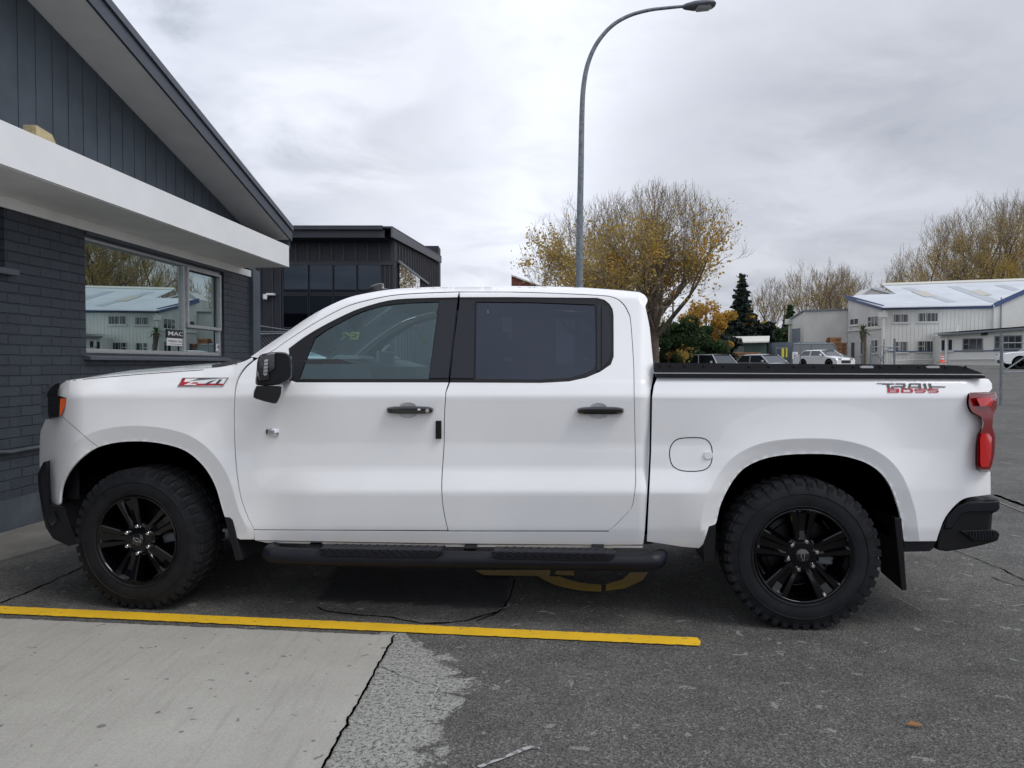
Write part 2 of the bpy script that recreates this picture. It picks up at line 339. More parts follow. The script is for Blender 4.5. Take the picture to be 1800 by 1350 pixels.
M['cream2'] = mat('cream_wall_worn', (0.57, 0.565, 0.53), 0.7, var=0.1, vs=0.8)
M['blue_trim'] = mat('blue_gutter', (0.055, 0.085, 0.19), 0.5)
M['roofing'] = mat('blue_grey_roofing', (0.53, 0.56, 0.60), 0.5, var=0.10, vs=0.3)
M['skylight'] = mat('roof_skylight', (0.38, 0.42, 0.46), 0.5, var=.1, vs=.8)
M['skylight_y'] = mat('yellowed_skylight', (0.44, 0.43, 0.37), 0.5, var=.1, vs=.8)
M['greenshed'] = mat('green_cladding', (0.045, 0.085, 0.07), 0.6, var=.15, vs=1)
M['shedroof'] = mat('pale_roof', (0.55, 0.55, 0.50), 0.6)
M['container'] = mat('container_grey', (0.17, 0.20, 0.235), 0.6, var=.15, vs=1)
M['van_grey'] = mat('grey_van_paint', (0.16, 0.18, 0.19), 0.5)
M['car_white'] = mat('car_white', (0.72, 0.73, 0.74), 0.3, coat=1)
M['car_silver'] = mat('car_silver', (0.33, 0.35, 0.37), 0.3, metal=.3, coat=1)
M['orange'] = mat('cone_orange', (0.65, 0.08, 0.03), 0.6)
M['white'] = mat('plain_white', (0.75, 0.75, 0.75), 0.5)
M['black'] = mat('plain_black', (0.015, 0.015, 0.016), 0.5)
M['hivis'] = mat('yellow_black_board', (0.55, 0.50, 0.05), 0.6)
M['bark'] = mat('bark', (0.11, 0.085, 0.062), 0.9, var=.4, vs=3)
M['twig'] = mat('twig_bark', (0.27, 0.215, 0.15), 0.9, var=.3, vs=2)
M['leaf_gold'] = mat('gold_leaf', (0.55, 0.38, 0.09), 0.7, var=0.4, vs=0.9, col2=(0.36, 0.29, 0.09))
M['leaf_amber'] = mat('amber_leaf', (0.50, 0.30, 0.06), 0.7, var=0.4, vs=1.2, col2=(0.32, 0.20, 0.03))
M['leaf_olive'] = mat('olive_leaf', (0.50, 0.35, 0.10), 0.7, var=0.4, vs=0.6, col2=(0.36, 0.28, 0.08))
M['leaf_green'] = mat('green_leaf', (0.045, 0.085, 0.028), 0.7, var=0.5, vs=0.9)
M['leaf_dark'] = mat('conifer_leaf', (0.012, 0.026, 0.016), 0.8, var=0.5, vs=0.9)
M['leaf_palm'] = mat('palm_leaf', (0.07, 0.11, 0.035), 0.7, var=0.4, vs=2)
M['dryleaf'] = mat('dry_leaf', (0.25, 0.11, 0.03), 0.8)

for k_ in ('leaf_gold', 'leaf_amber', 'leaf_olive', 'leaf_green', 'leaf_palm'):
    t_ = M[k_].node_tree; b_ = t_.nodes['Principled BSDF']; o_ = t_.nodes['Material Output']; tr_ = t_.nodes.new('ShaderNodeBsdfTranslucent'); mx_ = t_.nodes.new('ShaderNodeMixShader'); mx_.inputs[0].default_value = .45
    t_.links.new(b_.inputs['Base Color'].links[0].from_socket, tr_.inputs[0]); t_.links.new(b_.outputs[0], mx_.inputs[1]); t_.links.new(tr_.outputs[0], mx_.inputs[2]); t_.links.new(mx_.outputs[0], o_.inputs[0])
def spline(pts, n=6):                 # Catmull-Rom through 2D/3D points
    P = [Vector(p) for p in pts]; out = []
    for i in range(len(P)-1):
        p0 = P[max(i-1, 0)]; p1 = P[i]; p2 = P[i+1]; p3 = P[min(i+2, len(P)-1)]
        for k in range(n):
            t = k/n
            out.append(0.5*((2*p1)+(p2-p0)*t+(2*p0-5*p1+4*p2-p3)*t*t+(3*p1-p0-3*p2+p3)*t**3))
    out.append(P[-1]); return out
_fontcache = {}
def text_poly(s, size=1.0, shear=0.0, bold=0.0):      # flat text outline mesh (verts, faces) in the xy plane
    cu = bpy.data.curves.new('t', 'FONT'); cu.body = s; cu.size = size; cu.shear = shear; cu.offset = bold; cu.resolution_u = 4
    cu.align_x = 'LEFT'; cu.fill_mode = 'BOTH'; cu.extrude = 0
    o = bpy.data.objects.new('t', cu); COL.objects.link(o)
    dg = bpy.context.evaluated_depsgraph_get(); me = o.evaluated_get(dg).to_mesh()
    vs = [v.co.copy() for v in me.vertices]; fs = [tuple(p.vertices) for p in me.polygons]
    o.evaluated_get(dg).to_mesh_clear(); bpy.data.objects.remove(o); bpy.data.curves.remove(cu)
    return vs, fs
def add_text(mb, s, p, ex, ez, width, height, **kw):  # fit text into a width x height box at p
    vs, fs = text_poly(s, **kw)
    x0 = min(v.x for v in vs); x1 = max(v.x for v in vs); y0 = min(v.y for v in vs); y1 = max(v.y for v in vs)
    mb.add([p+ex*((v.x-x0)/(x1-x0)*width)+ez*((v.y-y0)/(y1-y0)*height) for v in vs], fs)

#@@GROUND
# ------------------------------------------------------------------ ground
def axis(lo, hi, d0, d1, st, far):
    a = list(np.arange(lo, hi+1e-6, st)); x = lo; s = st
    left = []
    while x > d0: s *= 1.35; x -= s; left.append(x)
    x = hi; s = st; right = []
    while x < d1: s = min(s*1.35, far); x += s; right.append(x)
    return left[::-1]+a+right
def make_ground():
    xs = axis(-4.5, 4.0, -400, 400, 0.05, 60); ys = axis(2.3, 6.0, -300, 900, 0.05, 60)
    ys = sorted(set([round(y, 4) for y in ys]+[7,8,9,10,11,12,14,17,20,25,30,35,40,45,50,60,75,90,110]))
    nx, ny = len(xs), len(ys)
    vs = []; cem = []; tar = []
    e0 = onz(692, 1119); e1 = onz(566, 1350); ed = (e1-e0).normalized(); en = Vector((-ed.y, ed.x, 0))
    if en.x < 0: en = -en
    for y in ys:
        for x in xs:
            vs.append((x, y, g(x, y)))
            c = 0; t_ = 0
            if -4.5 <= x <= 4 and 2.0 <= y <= 6:
                p = Vector((x, y, 0))-e0; d = p.dot(en); s = p.dot(ed)
                wdt = np.interp(s, [-.1, .0, .15, .35, .6, .75, .95, 1.5], [0.02, .10, .22, .42, .50, .50, .46, .42])
                if d > -.1 and s > -.12: c = max(0, 1.15-max(0, d)/max(.02, wdt)*.75)
                if d > wdt*1.6: c = 0.05
                q = Vector((x, y, 0))
                pa, pb, pc, pd = PATCH
                def sd2(a, b): e = (b-a).normalized(); return (q-a).x*e.y-(q-a).y*e.x
                m = min(-sd2(pa, pb), -sd2(pb, pc), -sd2(pc, pd), -sd2(pd, pa))
                m += 0.03*noise.noise(Vector((x*7, y*7, 1)))
                if m > 0.01: t_ = 1
            cem.append(c); tar.append(t_)
    fs = [(j*nx+i, j*nx+i+1, (j+1)*nx+i+1, (j+1)*nx+i) for j in range(ny-1) for i in range(nx-1)]
    me = bpy.data.meshes.new('ground'); me.from_pydata(vs, [], fs); me.materials.append(M['asphalt'])
    a = me.attributes.new('cement', 'FLOAT', 'POINT'); a.data.foreach_set('value', cem)
    a = me.attributes.new('tar', 'FLOAT', 'POINT'); a.data.foreach_set('value', tar)
    me.polygons.foreach_set('use_smooth', [True]*len(me.polygons))
    o = bpy.data.objects.new('ground', me); COL.objects.link(o)
    tag(o, 'weathered grey asphalt yard rising gently to the far buildings', 'ground', kind='structure')
PATCH = [onz(556, 1056), onz(888, 1072), onz(905, 985), onz(600, 985)]
make_ground()
def sheet(name, poly, z, m, label, th=0.0):
    mb = MB(); poly = [Vector((p.x, p.y, z)) for p in poly]
    mb.add(poly, [tuple(range(len(poly)))])
    if th: mb = MB().prism([p-Vector((0, 0, th)) for p in poly], (0, 0, th))
    o = mb.build(name, m, recalc=True)
    if not th and o.data.polygons[0].normal.z < 0: o.data.flip_normals()
    return tag(o, label, name.replace('_', ' '), kind='structure')
R = random.Random(5)
def ragged(a, b, n, amp, seed=0):
    out = []
    for i in range(n+1):
        p = a.lerp(b, i/n); d = (b-a).normalized(); nn = Vector((-d.y, d.x, 0))
        k = noise.noise(Vector((i*0.21+seed, seed, 0)))*amp+noise.noise(Vector((i*0.9+seed, seed+5, 0)))*amp*.5
        out.append(p+nn*k)
    return out
slab = ragged(onz(-460, 1068), onz(692, 1119), 200, .014, 1)+ragged(onz(692, 1119), onz(566, 1350), 90, .013, 4)[1:]+[onz(430, 1600), Vector((-2.6, -8, 0)), Vector((-9, -8, 0)), onz(-700, 1070)]  # unseen stretch behind the camera is extended to bounce light onto soffit and gable
sheet('concrete_slab', slab, 0.006, M['slab'], 'pale concrete slab in front of the yellow line')
# dark joint along the slab edge
jt = MB(); a = ragged(onz(693, 1119), onz(567, 1350), 90, .013, 4); b = onz(430, 1600)
lst = a+[b]
for i in range(len(lst)-1):
    wd = 0.006+0.010*abs(noise.noise(Vector((i*.3, 2, 0))))
    d = (lst[i+1]-lst[i]).normalized(); nn = Vector((-d.y, d.x, 0))
    jt.add([lst[i]-nn*.003+Vector((0,0,.0085)), lst[i]+nn*wd+Vector((0,0,.0085)), lst[i+1]+nn*wd+Vector((0,0,.0085)), lst[i+1]-nn*.003+Vector((0,0,.0085))], [(0,1,2,3)])
tag(jt.build('slab_joint', M['void'], recalc=False), 'dark open joint along the slab edge', 'joint', kind='structure')
yl = ragged(onz(-200, 1058), onz(1226, 1123), 420, .007, 9)+[onz(1232, 1130), onz(1230, 1137)]+ragged(onz(1222, 1137), onz(-200, 1071), 420, .007, 14)
sheet('yellow_line', yl, 0.0075, M['yellow'], 'bright yellow painted bay line on the asphalt')
def pxpoly(pts, name, z, m, label, n=5):
    P = [onz(*p) for p in pts]; return sheet(name, P, z, m, label)
arc_o = spline([(945, 1015), (975, 1030), (1020, 1040), (1057, 1042)], 4); arc_i = spline([(1057, 1030), (1020, 1026), (990, 1018), (985, 1015)], 4)
pxpoly([(p.x, p.y) for p in arc_o+arc_i], 'yellow_mark', .008, M['yellow_old'], 'faded yellow arc painted on asphalt under the pickup')
pxpoly([(1064, 1041), (1100, 1036), (1130, 1022), (1139, 1008), (1108, 1008), (1095, 1020), (1066, 1029)], 'yellow_mark', .008, M['yellow_old'], 'faded yellow curve painted on asphalt under the pickup')
pxpoly([(834, 1004), (850, 1013), (966, 1015), (968, 1004)], 'yellow_mark', .008, M['yellow_old'], 'faded yellow bar painted on asphalt under the pickup')
pxpoly([(977, 1005), (976, 1012), (1010, 1014), (1009, 1005)], 'yellow_mark', .008, M['yellow_old'], 'short faded yellow dash painted under the pickup')
pxpoly([(1040, 965), (1075, 963), (1082, 972), (1045, 974)], 'yellow_mark', .008, M['yellow_old'], 'yellow patch standing in for bright ground seen beyond the side step')  # bright ground beyond the truck, its brightness put into a yellow patch
# cracks, chalk marks and pale scratches
def crack(pts, wd, m, name, label, z=.005, amp=.012, n=10):
    P = spline([onz(*p) for p in pts], n); mb = MB()
    Q = [p+Vector((noise.noise(p*9), noise.noise(p*9+Vector((5,5,0))), 0))*amp*2 for p in P]
    for i in range(len(Q)-1):
        d = (Q[i+1]-Q[i]).normalized(); nn = Vector((-d.y, d.x, 0))
        w0 = wd*(.4+.9*abs(noise.noise(Q[i]*6))); w1 = wd*(.4+.9*abs(noise.noise(Q[i+1]*6)))
        mb.add([Vector((p.x, p.y, z)) for p in (Q[i]-nn*w0, Q[i]+nn*w0, Q[i+1]+nn*w1, Q[i+1]-nn*w1)], [(0,1,2,3)])
    return tag(mb.build(name, m, recalc=False), label, name.replace('_', ' '), kind='structure')
crack([(555, 1068), (600, 1080), (680, 1085), (740, 1096), (800, 1094), (850, 1084), (880, 1075)], .010, M['void'], 'asphalt_crack', 'dark crack in asphalt below the tar patch')
crack([(-30, 1072), (60, 1037), (130, 1004), (190, 980)], .009, M['void'], 'asphalt_seam', 'dark seam in the asphalt in front of the front wheel')
crack([(840, 1093), (870, 1080), (892, 1060), (905, 1020)], .008, M['void'], 'asphalt_crack', 'dark crack at the corner of the tar patch')
crack([(1660, 960), (1720, 985), (1780, 1010), (1850, 1045)], .007, M['void'], 'asphalt_crack', 'long crack in asphalt behind the rear bumper')
crack([(1740, 1015), (1790, 1030), (1850, 1030)], .008, M['void'], 'asphalt_crack', 'short crack in asphalt near the right edge')
crack([(880, 1070), (893, 1068), (897, 1062)], .009, M['white_mark'], 'white_mark', 'white paint fleck at the tar patch corner')
crack([(842, 1348), (880, 1335), (915, 1322), (948, 1312)], .014, M['white_mark'], 'white_mark', 'long white scrape in the asphalt foreground', amp=.02)
crack([(1735, 1055), (1760, 1064), (1778, 1075)], .005, M['white_mark'], 'white_mark', 'white chalk tick on asphalt, longer stroke')
crack([(1750, 1063), (1780, 1066), (1800, 1062)], .005, M['white_mark'], 'white_mark', 'white chalk tick on asphalt at right edge')
crack([(1708, 1068), (1722, 1072), (1735, 1077)], .004, M['white_mark'], 'white_mark', 'faint white chalk dash behind the rear wheel')
crack([(1570, 1048), (1590, 1058), (1622, 1075)], .004, M['white_mark'], 'white_mark', 'faint white scratch beside the rear mud flap')
crack([(942, 1078), (958, 1076), (972, 1080)], .016, M['white_mark'], 'white_mark', 'pale cement splash beside the yellow line', amp=.02)
crack([(640, 1170), (700, 1185), (760, 1215), (790, 1260)], .004, M['white_mark'], 'white_mark', 'thin cement scratch by the slab', amp=.04)
# channel at right and footpath at left
crack([(1748, 880), (1780, 893), (1830, 912), (1900, 938)], .03, M['path'], 'drain_channel', 'pale concrete channel edge behind the rear bumper', z=.006, amp=.002)
crack([(1748, 870), (1780, 882), (1830, 900), (1900, 925)], .045, M['void'], 'drain_slot', 'dark slot of the drain channel at right', z=.005, amp=.002)
P = [onz(-300, 1075), onz(-60, 1012), onz(110, 964), onz(200, 935), onz(330, 890), onz(300, 855), onz(-300, 1020)]
P = [onz(-250, 1062), onz(0, 990), onz(112, 958), onz(300, 905), onz(420, 872), onz(395, 829), onz(0, 941), onz(-250, 1015)]
sheet('footpath', P, 0.02, M['path'], 'narrow old concrete footpath along the brick wall', th=.02)

#@@LEFTBUILDING
# ------------------------------------------------------------------ left brick building
WY = radians(3.5)
wp = onz(0, 940); wdir = Vector((sin(WY), cos(WY), 0)); wn = Vector((cos(WY), -sin(WY), 0))
bl = thing('brick_building', wp, -WY, 'dark painted brick building with white fascia and steep gable, left of the pickup', 'building')
# local frame: +y along the wall away from camera, +x out of the wall, z up
Mb = loc_m(bl); Mi = Mb.inverted()
def wl(u, v, off=0.0):                # picture point onto plane x=off of the building frame
    p = onplane(u, v, wp+wn*off, wn); return Mi @ p
YE = wl(453, 700).y; YF = wl(508, 450, .75).y
ZS = wl(0, 343).z; ZP = wl(0, 881).z
Y0 = -9.0
ws = wl(146, 404); we = wl(393, 622); wz0 = wl(155, 620).z; wz1 = wl(146, 402).z
wy0 = wl(150, 500).y; wy1 = wl(394, 560).y
lw1 = wl(-60, 470).y; lw0 = lw1-1.6; lwz0 = wl(0, 470).z; lwz1 = ZS-.08; lw1 = wl(8, 420).y
def wall_with_holes(y0, y1, z0, z1, holes, mb, x=0.0, dep=.11):
    ys = sorted({y0, y1, *[h[0] for h in holes], *[h[1] for h in holes]}); zs = sorted({z0, z1, *[h[2] for h in holes], *[h[3] for h in holes]})
    for i in range(len(ys)-1):
        for j in range(len(zs)-1):
            cy, cz = (ys[i]+ys[i+1])/2, (zs[j]+zs[j+1])/2
            if any(h[0] < cy < h[1] and h[2] < cz < h[3] for h in holes): continue
            mb.add([(x, ys[i], zs[j]), (x, ys[i+1], zs[j]), (x, ys[i+1], zs[j+1]), (x, ys[i], zs[j+1])], [(0,1,2,3)])
    for a, b, c, d in holes:
        mb.add([(x,a,c),(x,b,c),(x,b,d),(x,a,d),(x-dep,a,c),(x-dep,b,c),(x-dep,b,d),(x-dep,a,d)], [(0,1,5,4),(1,2,6,5),(2,3,7,6),(3,0,4,7)])
yb = YE-.28
mb = MB(); wall_with_holes(Y0, yb, ZP, ZS, [(wy0, wy1, wz0, wz1), (lw0, lw1, lwz0, lwz1)], mb)
mb.add([(0, yb, ZP), (-8, yb, ZP), (-8, yb, ZS), (0, yb, ZS)], [(0,1,2,3)])
mb.build('brick_wall', M['brick'], bl, world=False, recalc=False)
MB().box((-8, Y0, -.3), (.012, yb+.002, ZP)).build('plinth', M['plinth'], bl, world=False)
MB().box((-.3, yb, -.3), (.055, YE, ZS+.02)).build('corner_post', M['navy'], bl, world=False, bevel=.006)
# gable
fz1 = wl(0, 210, .75).z; fz0 = wl(0, 287, .75).z
OV = .75
bt0 = wl(511, 398, OV); bt1 = wl(188, 0, OV); sl_ = (bt1.z-bt0.z)/(bt1.y-bt0.y)
def bz(y, k=0): return bt0.z+sl_*(y-bt0.y)+k
YR = -1.2                               # ridge
roof_y = [bt0.y, YR, Y0-2]
def rz_(y): return bz(y) if y >= YR else bz(2*YR-y)
lo_, hi_ = 0.0, .72
for _ in range(40):
    GX = (lo_+hi_)/2; p_ = wl(50, 2, GX)
    if p_.z > rz_(p_.y)-.215: lo_, hi_ = (GX, hi_)
    else: lo_, hi_ = (lo_, GX)
print('gable x', GX)
gb = MB(); gy0 = bt0.y-.15
gb.add([(GX, Y0, ZS), (GX, gy0, ZS), (GX, gy0, bz(gy0)-.20), (GX, YR, bz(YR)-.20), (GX, Y0, rz_(Y0)-.20)], [(0,1,2,3,4)])
yy = Y0
while yy < gy0:                        # board grooves as thin battens
    t = rz_(yy)-.22
    if t > ZS+.1: gb.box((GX, yy, ZS), (GX+.006, yy+.012, t))
    yy += .225
gb.build('gable_cladding', M['navy'], bl, world=False, recalc=False)
# soffit, barge boards, roof
for nm, a, b, x0, x1, m in (('barge_board', -.225, -.085, OV-.005, OV+.022, 'barge'), ('roof_flashing', -.075, .0, OV+.0, OV+.045, 'barge2')):
    q = MB()
    for y0, y1 in ((bt0.y, YR), (YR, Y0-2)):
        if nm == 'barge_board' : pass
        z0, z1 = rz_(y0), rz_(y1)
        q.hexa([(x0,y0,z0+a),(x1,y0,z0+a),(x1,y1,z1+a),(x0,y1,z1+a),(x0,y0,z0+b),(x1,y0,z0+b),(x1,y1,z1+b),(x0,y1,z1+b)])
    q.build(nm, M[m], bl, world=False)
q = MB()
for y0, y1 in ((bt0.y, YR), (YR, Y0-2)):
    z0, z1 = rz_(y0), rz_(y1)
    q.hexa([(0,y0,z0-.215),(OV-.007,y0,z0-.215),(OV-.007,y1,z1-.215),(0,y1,z1-.215),(0,y0,z0-.20),(OV-.007,y0,z0-.20),(OV-.007,y1,z1-.20),(0,y1,z1-.20)])
q.build('gable_soffit', M['soffit'], bl, world=False)
q = MB()
for y0, y1 in ((bt0.y, YR), (YR, Y0-2)):
    z0, z1 = rz_(y0), rz_(y1)
    q.hexa([(-9,y0,z0-.10),(OV-.008,y0,z0-.10),(OV-.008,y1,z1-.10),(-9,y1,z1-.10),(-9,y0,z0-.01),(OV-.008,y0,z0-.01),(OV-.008,y1,z1-.01),(-9,y1,z1-.01)])
q.build('roof', M['barge2'], bl, world=False)
# eave end fascia facing away, closing piece
MB().box((-9, bt0.y-.03, bt0.z-.34), (OV-.01, bt0.y-.002, bt0.z-.11)).build('gutter_board', M['navy'], bl, world=False)
MB().box((-9, YE-.02, ZS+.03), (-.01, bt0.y-.035, bz(bt0.y)-.23)).build('end_wall', M['navy'], bl, world=False)
# white fascia band and lower soffit
MB().box((OV-.022, Y0, fz0), (OV, YF, fz1)).box((.008, YF-.02, fz0+.02), (OV-.023, YF-.001, fz1)).build('fascia_board', M['fascia'], bl, world=False)
MB().box((.0, Y0, fz1-.03), (OV-.024, YF-.022, fz1-.012)).build('fascia_top', M['barge'], bl, world=False)
MB().box((.0, Y0, ZS), (OV-.024, YF-.022, ZS+.012)).build('lower_soffit', M['soffit'], bl, world=False)
MB().box((.001, Y0, ZS-.10), (.025, yb-.002, ZS-.002)).build('soffit_trim', M['soffit'], bl, world=False)
# windows
def winb(y0, y1, z0, z1, mull, name='window'):
    fw = .045; xb = -.10; xf = -.045
    f = MB()
    f.box((xb,y0,z0),(xf,y1,z0+fw)); f.box((xb,y0,z1-fw),(xf,y1,z1)); f.box((xb,y0,z0+fw),(xf,y0+fw,z1-fw)); f.box((xb,y1-fw,z0+fw),(xf,y1,z1-fw))
    if mull: f.box((xb,mull-.025,z0+fw),(xf,mull+.025,z1-fw))
    fo = f.build(name, M['alu'], bl, world=False, bevel=.004)
    for a, b in (((y0+fw, (mull or y1)-fw*.5),) if not mull else ((y0+fw, mull-.025), (mull+.025, y1-fw))):
        MB().add([(xb+.02, a, z0+fw), (xb+.02, b, z0+fw), (xb+.02, b, z1-fw), (xb+.02, a, z1-fw)], [(0,1,2,3)]).build('pane', M['glass_build'], fo, world=False, recalc=False)
    # dark lintel flashing above, room behind
    return fo
ym = wl(331, 540).y
fo = winb(wy0+.0, wy1-.0, wz0, wz1-.05, ym)
tr_z = wl(360, 576).z
MB().box((-.045, ym+.026, tr_z-.02), (-.012, wy1-.05, tr_z+.02)).box((-.045, ym+.026, tr_z+.0205), (-.012, ym+.06, wz1-.10)).box((-.045, wy1-.085, tr_z+.0205), (-.012, wy1-.05, wz1-.10)).box((-.045, ym+.0605, wz1-.135), (-.012, wy1-.0855, wz1-.10)).build('opening_sash', M['alu'], fo, world=False, bevel=.004)
MB().box((-.085, wy0, wz1-.05), (.02, wy1, wz1)).box((-.085, wy0, wz1-.07), (-.03, wy1, wz1-.0505)).build('window_head', M['barge'], fo, world=False)
MB().hexa([(-.1,wy0-.04,wz0-.07),(.075,wy0-.04,wz0-.075),(.075,wy1+.1,wz0-.075),(-.1,wy1+.1,wz0-.07),(-.1,wy0-.04,wz0-.005),(.075,wy0-.04,wz0-.04),(.075,wy1+.1,wz0-.04),(-.1,wy1+.1,wz0-.005)]).build('sill', M['barge2'], fo, world=False, bevel=.004)
fo2 = winb(lw0, lw1, lwz0, lwz1, None)
MB().box((-.1,lw0-.04,lwz0-.06),(.075,lw1+.08,lwz0-.005)).build('sill', M['barge2'], fo2, world=False, bevel=.004)
MB().box((-.5, wy0-.2, wz0-.2), (-.4, wy1+.2, wz1+.1)).box((-.5, lw0-.2, lwz0-.2), (-.4, lw1+.2, lwz1+.1)).build('dark_room', M['interior'], bl, world=False)
# conduit pipe on wall
pp = [wl(-30, 797, .03), wl(0, 795, .03), wl(20, 795, .03), wl(45, 790, .03), wl(70, 786, .03), wl(200, 770, .03)]
MB().tube(pp, .018, 8).build('conduit_pipe', M['plinth'], bl, world=False, smooth=True)
# stickers in the window
def stick(u0, v0, u1, v1, name):
    a = wl(u0, v1, -.075); b = wl(u1, v0, -.075); return a.y, b.y, a.z, b.z
sy0, sy1, sz0, sz1 = stick(293, 581, 324, 607, 's')
sgn = thing('parking_sign', Mb @ Vector((-.075, sy0, sz0)), -WY, 'small black and white parking only sign stuck in the big window', 'sign')
Ms = loc_m(sgn).inverted() @ Mb
def sadd(mb, name, m, par): 
    mb.v = [Ms @ p for p in mb.v]; return mb.build(name, M[m], par, world=False, recalc=False)
hw, hh = sy1-sy0, sz1-sz0
sadd(MB().box((-.076, sy0, sz0), (-.072, sy1, sz0+hh*.46)), 'white_panel', 'white', sgn)
sadd(MB().box((-.076, sy0, sz0+hh*.462), (-.072, sy1, sz1)), 'black_panel', 'black', sgn)
q = MB(); EY = Vector((0,1,0)); EZ = Vector((0,0,1))
add_text(q, 'MAC', Vector((-.0705, sy0+hw*.08, sz0+hh*.62)), EY, EZ, hw*.84, hh*.26, bold=.012)
sadd(q, 'lettering', 'white', sgn)
q = MB(); add_text(q, 'PARKING ONLY', Vector((-.0705, sy0+hw*.08, sz0+hh*.20)), EY, EZ, hw*.84, hh*.14, bold=.0)
q.box((-.071, sy0+hw*.1, sz0+hh*.08), (-.0705, sy1-hw*.1, sz0+hh*.11))
sadd(q, 'lettering', 'black', sgn)
sy0, sy1, sz0, sz1 = stick(380, 605, 388, 617, 's')
stk = thing('window_sticker', Mb @ Vector((-.075, sy0, sz0)), -WY, 'tiny white sticker with blue block in the small lower window pane', 'sticker')
Ms = loc_m(stk).inverted() @ Mb
sadd(MB().box((-.076, sy0, sz0), (-.072, sy1, sz1)), 'paper', 'white', stk)
sadd(MB().box((-.0715, sy0+(sy1-sy0)*.2, sz0+(sz1-sz0)*.4), (-.071, sy1-(sy1-sy0)*.2, sz0+(sz1-sz0)*.75)), 'print_block', 'blue_trim', stk)
# timber offcut on the ledge
a = wl(62, 222, OV-.25); b = wl(100, 250, OV-.25); 
a = Mi @ onplane(62, 225, wp+wn*(OV-.03), wn); b = Mi @ onplane(100, 240, wp+wn*(OV-.03), wn)
mbk = MB().prism([(OV-.13, a.y, fz1-.012), (OV-.13, b.y, fz1-.012), (OV-.13, b.y-.07, fz1+.075), (OV-.13, a.y, fz1+.095)], (.10, .01, 0))
mbk.v = [Mb @ p for p in mbk.v]
tag(mbk.build('timber_offcut', M['timber'], loc=Mb @ Vector((OV-.2, a.y, fz1))), 'pale wooden offcut sitting on top of the white fascia', 'wood block')

#@@MIDBG
# ------------------------------------------------------------------ dark building in the middle
ZD = 22.0
pc = at(692, 640, ZD); pl = at(380, 640, ZD+.25)
gd = g(-5, 22)
db = thing('dark_building', (pc.x, pc.y, gd), 0, 'charcoal clad commercial building with dark windows, behind the pickup bonnet', 'building')
def dz(v, y=ZD): return at(600, v, y).z
xr = pc.x; xl = pl.x; zt = dz(432)
DEP = 10.5; sx = DEP*.03
MB().hexa([(xl,ZD,gd-.5),(xr,ZD,gd-.5),(xr+sx,ZD+DEP,gd-.5),(xl,ZD+DEP,gd-.5),(xl,ZD,dz(420)),(xr,ZD,dz(420)),(xr+sx,ZD+DEP,dz(420)),(xl,ZD+DEP,dz(420))]).build('wall', M['dkclad'], db)
# upper wedge below pitched roof
ze = at(771, 450, ZD+DEP).z
MB().hexa([(xl,ZD,dz(420)+.002),(xr,ZD,dz(420)+.002),(xr+sx,ZD+DEP,dz(420)+.002),(xl,ZD+DEP,dz(420)+.002),(xl,ZD,dz(410)),(xr,ZD,dz(410)),(xr+sx,ZD+DEP,ze-.1),(xl,ZD+DEP,ze-.1)]).build('upper_wall', M['dkclad'], db)
# gutter and fascia with overhang
MB().box((xl, ZD-.75, dz(418,ZD-.7)), (xr-.12, ZD-.73, dz(405,ZD-.7))).build('fascia_board', M['dkclad2'], db)
MB().box((xl, ZD-.88, dz(404,ZD-.8)), (xr-.16, ZD-.75, dz(397,ZD-.8))).build('gutter', M['dkclad2'], db)
MB().box((xl, ZD-.73, dz(418,ZD-.7)), (xr-.12, ZD-.002, dz(418,ZD-.7)+.03)).build('eave_soffit', M['dkclad'], db)
zz0 = dz(397, ZD-.85)
MB().hexa([(xl,ZD-.80,zz0-.05),(xr+.10,ZD-.80,zz0-.05),(xr+.10+sx,ZD+DEP,ze-.08),(xl,ZD+DEP,ze-.08),(xl,ZD-.80,zz0),(xr+.10,ZD-.80,zz0),(xr+.10+sx,ZD+DEP,ze),(xl,ZD+DEP,ze)]).build('roof', M['dkclad2'], db)
MB().hexa([(xr+.06,ZD-.8,zz0-.30),(xr+.105,ZD-.8,zz0-.30),(xr+.105+sx,ZD+DEP,ze-.30),(xr+.06+sx,ZD+DEP,ze-.30),(xr+.06,ZD-.8,zz0-.052),(xr+.105,ZD-.8,zz0-.052),(xr+.105+sx,ZD+DEP,ze-.085),(xr+.06+sx,ZD+DEP,ze-.085)]).build('barge_board', M['barge2'], db)
MB().box((xr+sx-2.2, ZD+DEP+.01, gd), (xr+sx-.03, ZD+DEP+1, at(771, 432, ZD+DEP).z)).build('rear_parapet', M['dkclad'], db)
# battens on the front
q = MB(); x = xl; zb = dz(460)
while x < xr: q.box((x, ZD-.03, zb), (x+.05, ZD-.001, dz(425))); x += .34
q.box((xl, ZD-.05, zb-.10), (xr, ZD-.001, zb-.002))
x0w = at(497, 500, ZD).x; 
for u in (457, 478, 492, 676, 684): xx = at(u, 500, ZD).x; q.box((xx, ZD-.03, gd), (xx+.04, ZD-.001, zb-.11))
q.build('batten', M['dkclad2'], db)['kind'] = 'stuff'
